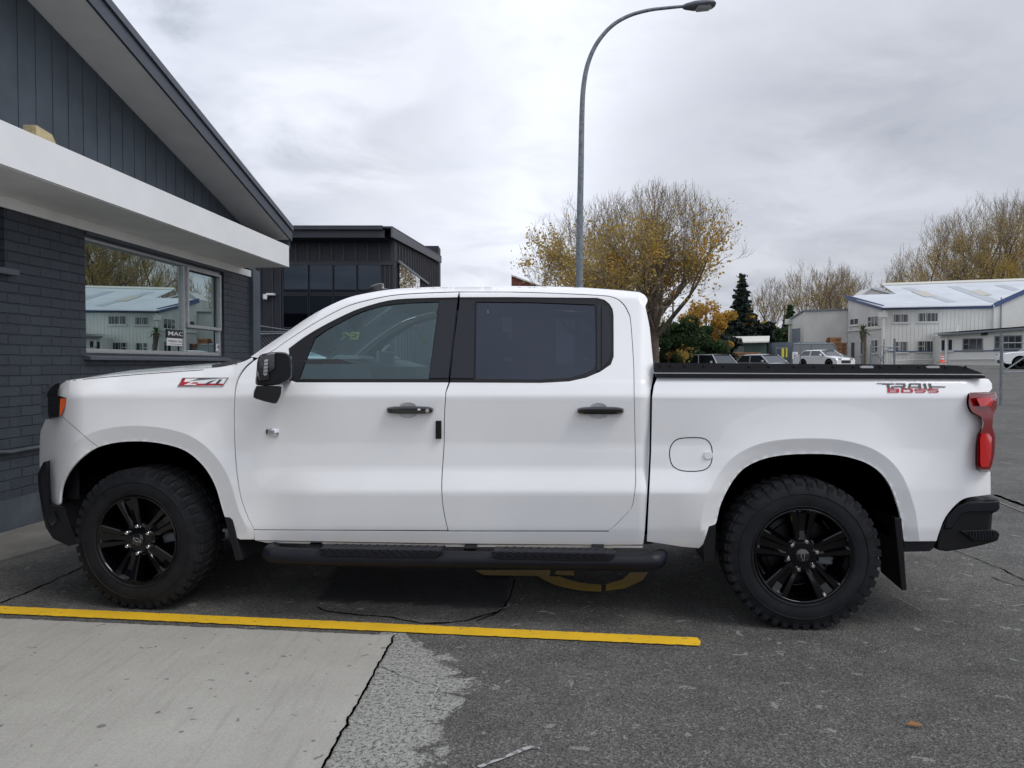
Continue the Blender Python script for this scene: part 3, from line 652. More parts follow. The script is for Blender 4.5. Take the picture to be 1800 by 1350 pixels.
# windows in front
us = [497, 543, 586, 628, 671]; q = None
for i in range(4):
    for (va, vb) in ((466, 514), (520, 575)):
        a = at(us[i]+2, vb, ZD-.02); b = at(us[i+1]-2, va, ZD-.02)
        w_ = MB().box((a.x-.04, ZD-.04, a.z-.04), (b.x+.04, ZD-.003, a.z)).box((a.x-.04, ZD-.04, b.z), (b.x+.04, ZD-.003, b.z+.04)).box((a.x-.04, ZD-.04, a.z), (a.x, ZD-.003, b.z)).box((b.x, ZD-.04, a.z), (b.x+.04, ZD-.003, b.z)).build('window', M['dkclad'], db)
        MB().add([(a.x, ZD-.02, a.z), (b.x, ZD-.02, a.z), (b.x, ZD-.02, b.z), (a.x, ZD-.02, b.z)], [(0,1,2,3)]).build('pane', M['dkglass'], w_, recalc=False)
# side face battens, glazing
q = MB()
for k in range(20):
    y = ZD+.25+k*.52; xx = xr+sx*(y-ZD)/DEP
    q.box((xx+.001, y, gd), (xx+.03, y+.05, np.interp(y, [ZD, ZD+DEP], [zz0-.3, ze-.3])))
q.box((xr-.02, ZD-.02, gd), (xr+.05, ZD+.08, zz0-.31))
q.build('side_batten', M['dkclad2'], db)['kind'] = 'stuff'
nx_ = Vector((1, -.03, 0)).normalized(); px0 = Vector((xr, ZD, 0))
a = onplane(699, 600, px0, nx_); b = onplane(735, 485, px0, nx_); tz = onplane(699, 463, px0, nx_).z
fr = MB().bar((xr+.05+.03*(a.y-ZD), a.y-.06, tz+.04), (xr+.05+.03*(b.y+2.2-ZD), b.y+2.2, tz+.04), .06, .08).build('side_window', M['galv'], db)
for k in range(4):
    y0 = a.y+(b.y-a.y)*k/4; y1 = a.y+(b.y-a.y)*(k+1)/4
    k0_ = xr+.06+.03*(y0-ZD); k1_ = xr+.06+.03*(y1-ZD)
    MB().add([(k0_, y0+.05, tz-1.7), (k1_, y1-.05, tz-1.7), (k1_, y1-.05, tz), (k0_, y0+.05, tz)], [(0,1,2,3)]).build('pane', M['mirror_glass'], fr, recalc=False)
# cctv on the building
cp = at(466, 521, ZD-.15)
cc = thing('security_camera', cp, 0, 'white dome and arm security camera on the charcoal wall', 'camera')
MB().tube([cp+Vector((.0,0,.06)), cp+Vector((0,0,-.02)), cp+Vector((0,-.01,-.09))], [.06,.065,.05], 12).build('housing', M['white'], cc, smooth=True)
MB().box(cp+Vector((.03,-.04,.03)), cp+Vector((.26,.14,.09))).build('bracket', M['white'], cc, bevel=.01)
MB().tube([cp+Vector((0,-.03,-.085)), cp+Vector((0,-.035,-.11))], [.035,.02], 10).build('lens', M['black'], cc, smooth=True)
# chain-link fence between the buildings
def mesh_fence(name, p, q, h, label, step=.08, r=.0035, rail=.022, posts=2, mt='galv'):
    p = Vector(p); q = Vector(q); L_ = (q-p).length; d = (q-p)/L_
    f = thing(name, p, 0, label, 'fence')
    pm = MB(); pm.tube([p+Vector((0,0,h)), q+Vector((0,0,h))], rail, 6); pm.build('top_rail', M[mt], f, smooth=True)
    for i in range(posts):
        b = p.lerp(q, i/(posts-1)); MB().tube([b, b+Vector((0,0,h+.02))], rail*1.2, 8).build('post', M[mt], f, smooth=True)
    w_ = MB(); k = -h
    while k < L_:
        for sgn_ in (1, -1):
            a0 = max(k, 0); a1 = min(k+h, L_)
            if a1-a0 < .02: continue
            za, zb_ = (a0-k, a1-k) if sgn_ == 1 else (h-(a0-k), h-(a1-k))
            w_.tube([p+d*a0+Vector((0,0,za)), p+d*a1+Vector((0,0,zb_))], r, 3, caps=False)
        k += step
    w_.build('wire_mesh', M[mt], f, recalc=False); return f
fa = at(440, 640, 14); fb = at(505, 640, 13.4); zf = at(460, 588, 14).z
mesh_fence('mesh_fence', (fa.x, 14, .1), (fb.x+.6, 13.2, .1), zf-.1, 'chain link fence with galvanised rail between the dark buildings')
pr = thing('pipe_rail', at(455, 572, 15), 0, 'thin bent galvanised pipes above the chain link fence', 'pipe')
MB().tube([at(440, 570, 15), at(470, 575, 15), at(505, 580, 15), at(540, 578, 15)], .012, 6).build('upper_pipe', M['galv'], pr, smooth=True)
MB().tube([at(440, 583, 15), at(480, 583, 15), at(540, 583, 15)], .010, 6).build('lower_pipe', M['galv'], pr, smooth=True)
# rust-red gabled building beyond the cab roof
ZR = 60; r0 = at(900, 486, ZR); r1 = at(944, 503, ZR)
rb = thing('red_building', (r0.x, ZR, g(0, ZR)), 0, 'rust red gable just showing above the pickup roof', 'building')
MB().prism([(r0.x, ZR, 0), (r1.x+1.5, ZR, 0), (r1.x+1.5, ZR, r1.z-.6), (r0.x, ZR, r0.z)], (0, 12, 0)).build('wall', M['brick_red'], rb)
MB().prism([(r0.x-.05, ZR-.1, r0.z+.02), (r1.x+1.6, ZR-.1, r1.z-.55), (r1.x+1.6, ZR-.1, r1.z-.45), (r0.x-.05, ZR-.1, r0.z+.14)], (0, 12.2, 0)).build('roof', M['shedroof'], rb)
# ------------------------------------------------------------------ street lamp
ZL = 14.0
lb = at(1017, 640, ZL); lz = g(lb.x, ZL)
lamp = thing('street_lamp', (lb.x, ZL, lz), 0, 'tall galvanised street lamp with curved arm behind the pickup cab', 'street lamp')
pts = [Vector((lb.x-.005, ZL, lz))]+[at(u, v, ZL) for u, v in ((1018, 560), (1018.5, 505), (1019, 400), (1021, 300), (1023, 200), (1026, 150), (1034, 110), (1050, 75), (1075, 46), (1105, 28), (1140, 18), (1172, 14), (1203, 11))]
sp = spline(pts, 5); n_ = len(sp)
cum = [0]
for i in range(1, n_): cum.append(cum[-1]+(sp[i]-sp[i-1]).length)
rad = [float(np.interp(c/cum[-1], [0, .30, .31, .62, 1], [.082, .074, .066, .05, .026])) for c in cum]
MB().tube(sp, rad, 16).build('pole', M['galv'], lamp, smooth=True)
MB().lathe([(.0,0),(.16,0),(.16,.02),(.0,.02)], 16, Matrix.Translation((lb.x, ZL, lz)) @ Matrix.Rotation(pi/2, 4, 'X')).build('base_plate', M['galv'], lamp)
h0 = at(1200, 12, ZL); h1 = at(1257, 8, ZL); dx = (h1-h0)
rings = []
for t, wy_, hu, hd in ((0, .03, .03, .03), (.08, .07, .05, .05), (.35, .13, .075, .07), (.7, .15, .08, .075), (.92, .13, .055, .06), (1, .08, .02, .03)):
    c = h0+dx*t; rings.append([c+Vector((0, wy_*cos(a), (hu if sin(a) > 0 else hd)*sin(a))) for a in [2*pi*k/14 for k in range(14)]])
MB().loft(rings, close=True, caps=True).build('lamp_head', M['lamp_grey'], lamp, smooth=True)
rings = []
for t, wy_, hd in ((.35, .02, .01), (.45, .11, .05), (.8, .11, .05), (.92, .03, .01)):
    c = h0+dx*t-Vector((0, 0, .045)); rings.append([c+Vector((0, wy_*cos(a), hd*sin(a))) for a in [2*pi*k/12 for k in range(12)]])
MB().loft(rings, close=True, caps=True).build('lamp_lens', M['clear'], lamp, smooth=True)

#@@RIGHTBG
# ------------------------------------------------------------------ white two-storey works building at right
def vplane(p, q):                       # vertical plane through p, q; normal toward the camera
    d = (Vector((q.x, q.y, 0))-Vector((p.x, p.y, 0))).normalized(); n = Vector((d.y, -d.x, 0))
    if n.dot(C0-p) < 0: n = -n
    return p, n, d
def win(parent, pl, u0, v0, u1, v1, cols=2, rows=1, fw=.09, fm='cream2', split=None, name='window', gm='glass_house', sillw=True):
    p, n, d = pl; a = onplane(u0, v1, p, n); b = onplane(u1, v0, p, n)
    if (b-a).dot(d) < 0: d = -d
    W_ = (b-a).dot(d); H_ = b.z-a.z; B_ = Vector((a.x, a.y, a.z))
    def bx(mb, x0, x1, z0, z1, y0, y1):
        P = [B_+d*x+n*y+Vector((0,0,z)) for z in (z0, z1) for x, y in ((x0,y0),(x1,y0),(x1,y1),(x0,y1))]
        mb.hexa(P)
    f = MB()
    bx(f, -fw, W_+fw, -fw, 0, 0, .05); bx(f, -fw, W_+fw, H_, H_+fw, 0, .05); bx(f, -fw, 0, 0, H_, 0, .05); bx(f, W_, W_+fw, 0, H_, 0, .05)
    cs = split if split else [i/cols for i in range(1, cols)]
    for c in cs: bx(f, W_*c-.035, W_*c+.035, 0, H_, .012, .045)
    for r in range(1, rows): bx(f, 0, W_*(cs[0] if cs else 1), H_*r/rows-.03, H_*r/rows+.03, .012, .04)
    fo = f.build(name, M[fm], parent)
    q = MB(); bx(q, 0, W_, 0, H_, .002, .010); q.build('pane', M[gm], fo)
    if sillw:
        q = MB(); bx(q, -fw*1.6, W_+fw*1.6, -fw-.10, -fw-.002, 0, .12); q.build('sill', M[fm], fo)
    return fo
C_ = at(1554, 640, 75); E_ = at(1742, 640, 73.3); D_ = at(1490, 640, 82); gw = 1.0
wb = thing('works_building', (C_.x, C_.y, 1.4), 0, 'large cream works building with pale blue roof and blue gutters at far right', 'building')
plF = vplane(C_, E_); plW = vplane(D_, C_)
ce = onplane(1554, 541, plF[0], plF[1]); ee = onplane(1741, 537, plF[0], plF[1]); EZ0 = ce.z
def up_(p, z): return Vector((p.x, p.y, z))
dz_ = onplane(1490, 524, plW[0], plW[1]).z
back = Vector((0, 20, 0))
MB().prism([up_(C_, gw), up_(E_, gw), up_(E_, EZ0), up_(C_, EZ0)], (0.2, .3, 0)).build('front_wall', M['cream'], wb)
MB().prism([up_(D_, gw), up_(C_, gw), up_(C_, EZ0), up_(D_, dz_)], (0.3, .1, 0)).build('west_wall', M['cream2'], wb)
# vertical cladding ribs on the front
q = MB()
for u in range(1565, 1740, 7): 
    a = onplane(u, 640, plF[0], plF[1]); q.box((a.x, a.y-.03, a.z+ (2.0 if u > 1650 else 0)-.2), (a.x+.03, a.y-.001, EZ0-.35))
q.build('cladding_rib', M['cream'], wb)['kind'] = 'stuff'
# main roof plane
pn = (up_(E_, EZ0)-up_(C_, EZ0)).cross(Vector((0, 1, .2125))).normalized(); pr_ = up_(C_, EZ0+.12)
def rf(u, v): return onplane(u, v, pr_, pn)
rp = [rf(1552, 542), rf(1742, 537.5), rf(1806, 508), rf(1900, 492), rf(1552, 503), rf(1575, 517)]
ridge_a = rf(1552, 503); ridge_b = rf(1806, 495)
rp = [rf(1553, 541.5), rf(1742, 537.5), rf(1840, 493), ridge_a, rf(1575, 518), rf(1516, 519.5), rf(1490, 523)]
MB().prism(rp, (0, 0, .08)).build('roof', M['roofing'], wb)
far_b = ridge_b-ridge_a
MB().tube([ridge_a+Vector((-.2,0,.1)), rf(1840, 493)+Vector((0,0,.1))], .28, 6).build('ridge_cap', M['shedroof'], wb)
for a, b, c, d_, m in (((1585,507),(1601,507),(1681,532),(1664,533),'skylight'), ((1602,514.5),(1626,513.5),(1647,523),(1626,524),'skylight_y'), ((1665,505),(1682,504),(1757,530),(1743,534),'skylight'), ((1702,513),(1722,511),(1744,520),(1725,522),'skylight_y'), ((1748,503),(1764,502),(1792,510),(1781,513),'skylight')):
    z_ = .095 if m == 'skylight' else .115
    MB().prism([rf(*a)+Vector((0,0,z_)), rf(*b)+Vector((0,0,z_)), rf(*c)+Vector((0,0,z_)), rf(*d_)+Vector((0,0,z_))], (0,0,.015)).build('roof_light', M[m], wb)
MB().bar(up_(C_, EZ0-.02)+Vector((-.2,-.12,0)), up_(E_, EZ0-.02)+Vector((0,-.12,0)), .14, .36).build('gutter', M['blue_trim'], wb)
MB().bar(onplane(1488, 522.5, plW[0], plW[1])+Vector((-.1,-.1,0)), up_(C_, EZ0)+Vector((-.2,-.12,0)), .12, .50).build('barge_board', M['blue_trim'], wb)
q = MB().tube([up_(C_, gw)+Vector((-.25,-.25,0)), up_(C_, EZ0-.9)+Vector((-.25,-.25,0)), up_(C_, EZ0-.3)+Vector((-.1,-.2,0))], .16, 8); q.box(up_(C_, EZ0-.95)+Vector((-.75,-.5,0)), up_(C_, EZ0-.45)+Vector((.05,-.18,0)))
q.build('downpipe', M['cream'], wb)
for a in ((1571, 553, 1596, 566, 2, 1, [.5]), (1614, 550.5, 1648, 565, 2, 1, [.38])): win(wb, plF, *a[:4], split=a[6])
for a in ((1573, 601, 1595, 618, 2, 2, [.4]), (1613, 600, 1647, 617, 2, 2, [.35])): win(wb, plF, *a[:4], rows=2, split=a[6])
for a in ((1495, 560, 1509, 571, 2, 1, None), (1526, 555.5, 1544, 574.5, 3, 2, None), (1532, 598, 1543, 620, 2, 1, None), (1513, 600, 1522, 622, 2, 1, None)): win(wb, plW, *a[:4], cols=a[4], rows=a[5], fm='cream')
win(wb, plW, 1496, 602, 1503, 660, cols=1, name='door', sillw=False)
a = onplane(1491, 582, plW[0], plW[1]); b = onplane(1550, 575, plW[0], plW[1]); MB().bar(a, up_(b, a.z), .25, .12).build('string_course', M['cream'], wb)
a = onplane(1560, 618, plF[0], plF[1]); b = onplane(1700, 616, plF[0], plF[1]); MB().bar(a, up_(b, a.z), .12, .10).build('blue_band', M['blue_trim'], wb)
# right-hand gable block
G0 = up_(E_, 0)+Vector((0,-.3,0)); gdir = plF[2] if plF[2].x > 0 else -plF[2]
zg = EZ0
MB().prism([up_(G0, gw), up_(G0+gdir*34, gw), up_(G0+gdir*34, zg+2.7), up_(G0+gdir*5.6, zg+2.7), up_(G0, zg)], (0, .6, 0)).build('gable_block', M['cream'], wb)
MB().bar(up_(G0, zg+.1)+Vector((0,-.1,0)), up_(G0+gdir*5.6, zg+2.8)+Vector((0,-.1,0)), .14, .40).build('barge_board', M['blue_trim'], wb)
a = onplane(1757, 640, G0, plF[1]); MB().tube([up_(a, gw)+Vector((0,-.1,0)), up_(a, zg+.8)+Vector((0,-.1,0))], .06, 6).build('downpipe', M['van_grey'], wb)
# small rear gable
zb_ = 96; a = at(1515, 519.5, zb_); b = at(1531, 506.5, zb_); c = at(1577, 518.5, zb_)
MB().prism([up_(a, 5), up_(c, 5), c, b, a], (0, 3, 0)).build('rear_gable', M['cream2'], wb)
MB().bar(a, b, .3, .2).bar(b, c, .3, .2).build('rear_gable_trim', M['roofing'], wb)
# annex
A1 = at(1652, 640, 70); A2 = at(1870, 640, 63.5)
ax = thing('office_annex', (A1.x, A1.y, 1.4), 0, 'low flat roofed cream office annex joined to the works building', 'building')
plA = vplane(A1, A2); za = onplane(1652, 590, plA[0], plA[1]).z; za2 = onplane(1800, 579, plA[0], plA[1]).z
A2t = up_(A2, za+(za2-za)*1.47)
MB().add([up_(A1, gw), up_(A2, gw), A2t, up_(A1, za), up_(A1, gw)+Vector((1.5,4,0)), up_(A2, gw)+Vector((5,6,0)), A2t+Vector((5,6,0)), up_(A1, za)+Vector((1.5,4,0))], [(0,1,2,3),(4,7,6,5),(0,3,7,4),(3,2,6,7),(1,5,6,2)]).build('wall', M['cream'], ax)
MB().bar(up_(A1, za+.05)+Vector((-.3,-.25,0)), A2t+Vector((0,-.25,.05)), .5, .16).build('roof_edge', M['van_grey'], ax)
MB().add([up_(A1, za+.25)+Vector((-.3,-.4,0)), A2t+Vector((0,-.4,.25)), A2t+Vector((5,6,.3)), up_(A1, za+.3)+Vector((1.2,4,0))], [(0,1,2,3)]).build('roof', M['roofing'], ax)
for a in ((1655, 598, 1661, 616, 1, 1, None), (1667, 597, 1674, 615.5, 1, 1, None), (1694, 596, 1726, 614, 3, 2, [.3,.72]), (1750, 592, 1757, 611.5, 1, 2, None), (1762, 591, 1795, 612, 3, 2, [.33,.68]), (1810, 590, 1850, 612, 3, 1, None)): win(ax, plA, *a[:4], cols=a[4], rows=a[5], split=a[6], fm='van_grey' if a[0] > 1690 else 'cream')
a = onplane(1655, 617.5, plA[0], plA[1]); b = onplane(1850, 614, plA[0], plA[1]); MB().bar(a, up_(b, a.z), .1, .10).build('blue_band', M['blue_trim'], ax)
a = onplane(1660.5, 640, plA[0], plA[1]); MB().tube([up_(a, gw)+Vector((0,-.2,0)), up_(a, za-.2)+Vector((0,-.2,0))], .07, 6).build('downpipe', M['white'], ax)
a = onplane(1683, 586, plA[0], plA[1]); MB().tube([up_(a, za), up_(a, za+.7)], .07, 6).tube([up_(a, za+.7), up_(a, za+.8)], .14, 6).build('roof_vent', M['white'], ax)
a = onplane(1728, 588, plA[0], plA[1]); 
MB().tube([a+Vector((-.3,-.25,0)), a+Vector((.2,-.3,.05))], .10, 8).tube([a+Vector((.5,-.25,.1)), a+Vector((.9,-.3,.05))], .07, 8).build('floodlight', M['black'], ax)
MB().tube([onplane(1560, 634, plF[0], plF[1])+Vector((0,-1,0)), onplane(1645, 632, plF[0], plF[1])+Vector((0,-1,0))], .06, 6).build('wall_pipe', M['cream'], ax)
MB().tube([onplane(1663, 632, plA[0], plA[1])+Vector((0,-.3,0)), onplane(1760, 631, plA[0], plA[1])+Vector((0,-.3,0))], .06, 6).build('wall_pipe', M['cream'], ax)
# box wing with roller door
B0 = at(1412, 640, 84); B1 = at(1492, 640, 82.5); B2 = at(1387, 640, 88)
bw = thing('box_wing', (B0.x, B0.y, 1.2), 0, 'plain cream block wing with grey roller door beside the trees', 'building')
plB = vplane(B0, B1); plR = vplane(B2, B0); zb1 = onplane(1412, 547, plB[0], plB[1]).z; zb2 = onplane(1387, 563, plR[0], plR[1]).z
MB().prism([up_(B0, .8), up_(B1, .8), up_(B1, zb1+.05), up_(B0, zb1)], (.8, 3, 0)).build('front_wall', M['cream2'], bw)
MB().prism([up_(B2, .8), up_(B0, .8), up_(B0, zb1), up_(B2, zb2)], (.6, .1, 0)).build('door_wall', M['cream'], bw)
MB().bar(up_(B0, zb1+.05), up_(B1, zb1+.1), .3, .16).bar(up_(B2, zb2+.05), up_(B0, zb1+.05), .3, .16).build('roof_edge', M['van_grey'], bw)
a = onplane(1388, 640, plR[0], plR[1]); MB().tube([up_(a, .8)+Vector((-.1,-.15,0)), up_(a, zb2)+Vector((-.1,-.15,0))], .14, 8).box(up_(a, zb2-.5)+Vector((-.6,-.5,0)), up_(a, zb2+.1)+Vector((.2,0,0))).build('downpipe', M['cream'], bw)
win(bw, plR, 1391.5, 577, 1407.5, 650, cols=1, gm='container', name='roller_door', sillw=False)
# green shed
sz = 74; s0 = at(1279, 640, sz); s1 = at(1347, 640, sz)
gs = thing('green_shed', (s0.x, sz, .9), 0, 'small dark green shed with pale low pitched roof under the trees', 'shed')
zt_ = at(1300, 603, sz).z
MB().box((s0.x, sz, .3), (s1.x, sz+5, zt_)).build('wall', M['greenshed'], gs)
q = MB()
for k in range(18): xx = s0.x+.1+k*.2; q.box((xx, sz-.025, .3), (xx+.03, sz-.001, zt_-.02))
q.build('cladding_rib', M['greenshed'], gs)['kind'] = 'stuff'
ra = at(1269, 594, sz+2.4); rb_ = at(1353, 592.5, sz+2.4); rc = at(1352, 602, sz-.6); rd = at(1280, 603.5, sz-.6)
MB().prism([rd, rc, rb_, ra], (0,0,.12)).build('roof', M['shedroof'], gs)
win(gs, vplane(at(1279, 600, sz), at(1347, 600, sz)), 1292, 610.5, 1305, 618, cols=2, fm='van_grey')
# shipping container
k0 = at(1357, 640, 77); k1 = at(1403, 640, 74.5); k2 = at(1450, 640, 74.8)
ct = thing('shipping_container', (k1.x, k1.y, .9), 0, 'grey shipping container with locking bars and sticker panels', 'container')
zc = at(1403, 601, 74.5).z; plK = vplane(k0, k1); plE = vplane(k1, k2)
MB().prism([up_(k0, .6), up_(k1, .6), up_(k2, .6), up_(k2+Vector((-2,3,0)), .6), up_(k0+Vector((.5,3,0)), .6)], (0,0,zc-.6)).build('body', M['container'], ct)
q = MB()
for u0_, u1_ in ((1403.5, 1426), (1427.5, 1450)):
    a = onplane(u0_, 640, plE[0], plE[1]); b = onplane(u1_, 640, plE[0], plE[1])
    for t in (.0, .33, .66, 1.0): c = a.lerp(b, t); q.tube([up_(c, .7)+plE[1]*.06, up_(c, zc-.1)+plE[1]*.06], .035, 5)
    for zz_ in (.03, .25, .5, .75, .97): q.bar(up_(a, .7+(zc-.8)*zz_)+plE[1]*.03, up_(b, .7+(zc-.8)*zz_)+plE[1]*.03, .05, .07)
q.build('door_bars', M['alu'], ct)
def panel(u0_, v0_, u1_, v1_, m, off=.07):
    p = plE[0]+plE[1]*off; a = onplane(u0_, v1_, p, plE[1]); b = onplane(u1_, v1_, p, plE[1]); c = onplane(u1_, v0_, p, plE[1]); d_ = onplane(u0_, v0_, p, plE[1])
    return MB().prism([a, b, c, d_], plE[1]*-.02).build('sticker_panel', M[m], ct)
panel(1405, 611, 1410, 616, 'white'); panel(1411.5, 611, 1416, 616, 'white'); panel(1417.5, 611, 1421, 616, 'blue_trim'); panel(1405, 619.5, 1409, 623, 'white'); panel(1410.5, 619.5, 1416, 623, 'blue_trim'); panel(1432, 611, 1437, 614, 'white')
p = k0-Vector((0,.0,0)); 
q = at(1393, 629, 72); sb = thing('white_notice', q, 0, 'white notice board in front of the shipping container', 'sign')
MB().box(q+Vector((-.0,0,-.1)), q+Vector((.5,.03,.55))).build('board', M['white'], sb)
MB().box(q+Vector((.08,-.01,.1)), q+Vector((.42,-.001,.14))).box(q+Vector((.08,-.01,.25)), q+Vector((.42,-.001,.29))).box(q+Vector((.08,-.01,.38)), q+Vector((.30,-.001,.42))).build('print_lines', M['container'], sb)
MB().tube([q+Vector((.25,.06,-1.0)), q+Vector((.25,.06,.5))], .03, 6).build('post', M['galv'], sb)
# wheels for parked vehicles
def add_wheel(parent, c, r, wd, ax):
    ax = Vector(ax).normalized(); rot = Vector((0,1,0)).rotation_difference(ax).to_matrix().to_4x4()
    T_ = Matrix.Translation(c) @ rot
    wo_ = MB().lathe([(r*.55,-wd*.5),(r*.93,-wd*.5),(r,-wd*.35),(r,wd*.35),(r*.93,wd*.5),(r*.55,wd*.5)], 24, T_).build('wheel', M['rubber'], parent, smooth=True)
    MB().lathe([(.01,-wd*.52),(r*.2,-wd*.50),(r*.5,-wd*.42),(r*.58,-wd*.46)], 24, T_).build('rim', M['alu'], wo_, smooth=True)
def car(name, pos, rz, prof, wid, paint, label, cat, group=None, wheels=((.8, .34), (3.5, .34)), cabin=None, dark='glass_house'):
    # prof: lower body side profile (x, z); cabin: (base pts, top pts) in x,z ; local x = length, y = width
    t = thing(name, pos, rz, label, cat, group); T_ = loc_m(t)
    hw_ = wid/2
    def W3(x, y, z): return T_ @ Vector((x, y, z))
    rings = []
    for yy_, k in ((-hw_, .0), (-hw_+.06, .03), (0, .06), (hw_-.06, .03), (hw_, .0)):
        rings.append([W3(x, yy_, z+(k if z > .6 else 0)) for x, z in prof])
    MB().loft(rings, close=True, caps=True).build('body', M[paint], t, smooth=True, angle=35)
    (bx0, bx1, zb0), (tx0, tx1, zt0) = cabin
    ins = .17
    P = [W3(bx0,-hw_+.05,zb0), W3(bx1,-hw_+.05,zb0), W3(bx1,hw_-.05,zb0), W3(bx0,hw_-.05,zb0), W3(tx0,-hw_+ins+.03,zt0), W3(tx1,-hw_+ins+.03,zt0), W3(tx1,hw_-ins-.03,zt0), W3(tx0,hw_-ins-.03,zt0)]
    MB().hexa(P).build('cabin_glass', M[dark], t)
    r2 = [[W3(tx0+a, -hw_+ins+.0+b, zt0+h) for a, b, h in ((-.05,0,-.02),(.05,0,.05))][::-1], ]
    rr = []
    for yy_, h in ((-hw_+ins-.01, -.03), (-hw_+ins+.08, .035), (0, .07), (hw_-ins-.08, .035), (hw_-ins+.01, -.03)):
        rr.append([W3(tx0-.06, yy_, zt0+h-.03), W3(tx0+.15, yy_, zt0+h), W3((tx0+tx1)/2, yy_, zt0+h+.015), W3(tx1-.15, yy_, zt0+h), W3(tx1+.06, yy_, zt0+h-.03), W3(tx1, yy_, zt0-.02), W3(tx0, yy_, zt0-.02)])
    MB().loft(rr, close=True, caps=True).build('roof', M[paint], t, smooth=True, angle=50)
    for sy in (-1, 1):
        for (xa, xb) in ((bx0, tx0), (bx1, tx1), ((bx0*.45+bx1*.55), (tx0*.45+tx1*.55))):
            MB().bar(W3(xa, sy*(hw_-.05), zb0-.02), W3(xb, sy*(hw_-ins-.02), zt0), .07, .07).build('pillar', M[paint], t)
    for x, r in wheels:
        for sy in (-1, 1):
            # wheel arches as dark discs
            add_wheel(t, W3(x, sy*(hw_-.08), r), r, .22, (T_.to_3x3() @ Vector((0, sy, 0)))*1.0)
            c = W3(x, sy*(hw_-.10), r+.03); rot = Vector((0,1,0)).rotation_difference(T_.to_3x3() @ Vector((0, -sy, 0))).to_matrix().to_4x4()
            MB().lathe([(.01, -.105),(r*1.22, -.105)], 24, Matrix.Translation(c) @ rot).build('wheel_arch', M['void'], t)
    L_ = max(p[0] for p in prof)
    for sy in (-1, 1):
        MB().box((0,0,0),(1,1,1), T_ @ Matrix.Translation((-.02, sy*(hw_-.32)-.14, prof_front_z(prof)-.10)) @ Matrix.Diagonal((.08, .28, .14, 1))).build('headlight', M['clear'], t, bevel=.01)
        MB().box((0,0,0),(1,1,1), T_ @ Matrix.Translation((L_-.06, sy*(hw_-.25)-.10, .85)) @ Matrix.Diagonal((.08, .2, .22, 1))).build('taillight', M['red_lens'], t, bevel=.01)
        MB().box((0,0,0),(1,1,1), T_ @ Matrix.Translation((bx0+.35, sy*(hw_+.09)-.09, zb0+.02)) @ Matrix.Diagonal((.12, .18, .16, 1))).build('side_mirror', M[paint], t, bevel=.03)
    MB().box((0,0,0),(1,1,1), T_ @ Matrix.Translation((-.03, -.45, .42)) @ Matrix.Diagonal((.06, .9, .22, 1))).build('grille', M['black'], t, bevel=.01)
    return t
def prof_front_z(prof): return max(z for x, z in prof if x < .35)
SEDAN = [(0,.35),(0,.62),(.12,.78),(1.1,.93),(1.35,.95),(3.6,.98),(4.4,.98),(4.6,.85),(4.62,.4),(4.5,.25),(.15,.22)]
SUV = [(0,.40),(0,.80),(.10,.93),(1.1,1.03),(1.3,1.06),(4.5,1.10),(4.68,.95),(4.7,.45),(4.6,.3),(.15,.28)]
VAN = [(0,.40),(0,.95),(.2,1.1),(.8,1.3),(1.0,1.32),(4.9,1.35),(5.0,1.2),(5.0,.4),(4.9,.28),(.15,.28)]
UTE = [(0,.50),(-.02,.85),(.08,1.02),(.5,1.10),(1.4,1.16),(3.4,1.18),(3.42,1.12),(5.2,1.14),(5.25,1.0),(5.22,.55),(5.1,.42),(.2,.38)]
def place(u, y, dz=0):
    p = at(u, 640, y); return Vector((p.x, y, g(p.x, y)+dz))
car('parked_car', place(1298, 50, -.12), radians(114), SUV, 1.8, 'car_silver', 'silver boxy four wheel drive parked before the green shed, leftmost of the far cars', 'car', 'cars parked in the far yard', cabin=((1.1, 4.6, 1.08), (1.75, 4.4, 1.68)))
car('parked_car', place(1388, 52, -.22), radians(113), SUV, 1.85, 'car_silver', 'silver estate car with curved roof parked before the shipping container', 'car', 'cars parked in the far yard', cabin=((1.1, 4.5, 1.08), (2.0, 3.9, 1.62)))
car('parked_car', place(1487, 58, .05), radians(112), SEDAN, 1.8, 'car_white', 'white saloon car parked before the grey van', 'car', 'cars parked in the far yard', cabin=((1.15, 4.2, .96), (1.9, 3.5, 1.40)))
car('parked_van', place(1490, 73, -.25), radians(160), VAN, 1.95, 'van_grey', 'grey high roof van beside the shipping container', 'van', wheels=((.9,.36),(3.9,.36)), cabin=((.85, 4.9, 1.34), (1.3, 4.8, 2.25)), dark='van_grey')
# whip aerial of the first car
a = at(1262, 625, 52); MB().tube([a, a+Vector((0,0,.4))], .02, 4)
car('pickup_ute', place(1757, 52, -.05), radians(-18), UTE, 1.86, 'car_white', 'white utility pickup cut off by the right edge of the picture', 'pickup', wheels=((.95,.40),(4.1,.40)), cabin=((1.25, 3.35, 1.16), (2.0, 3.15, 1.72)))
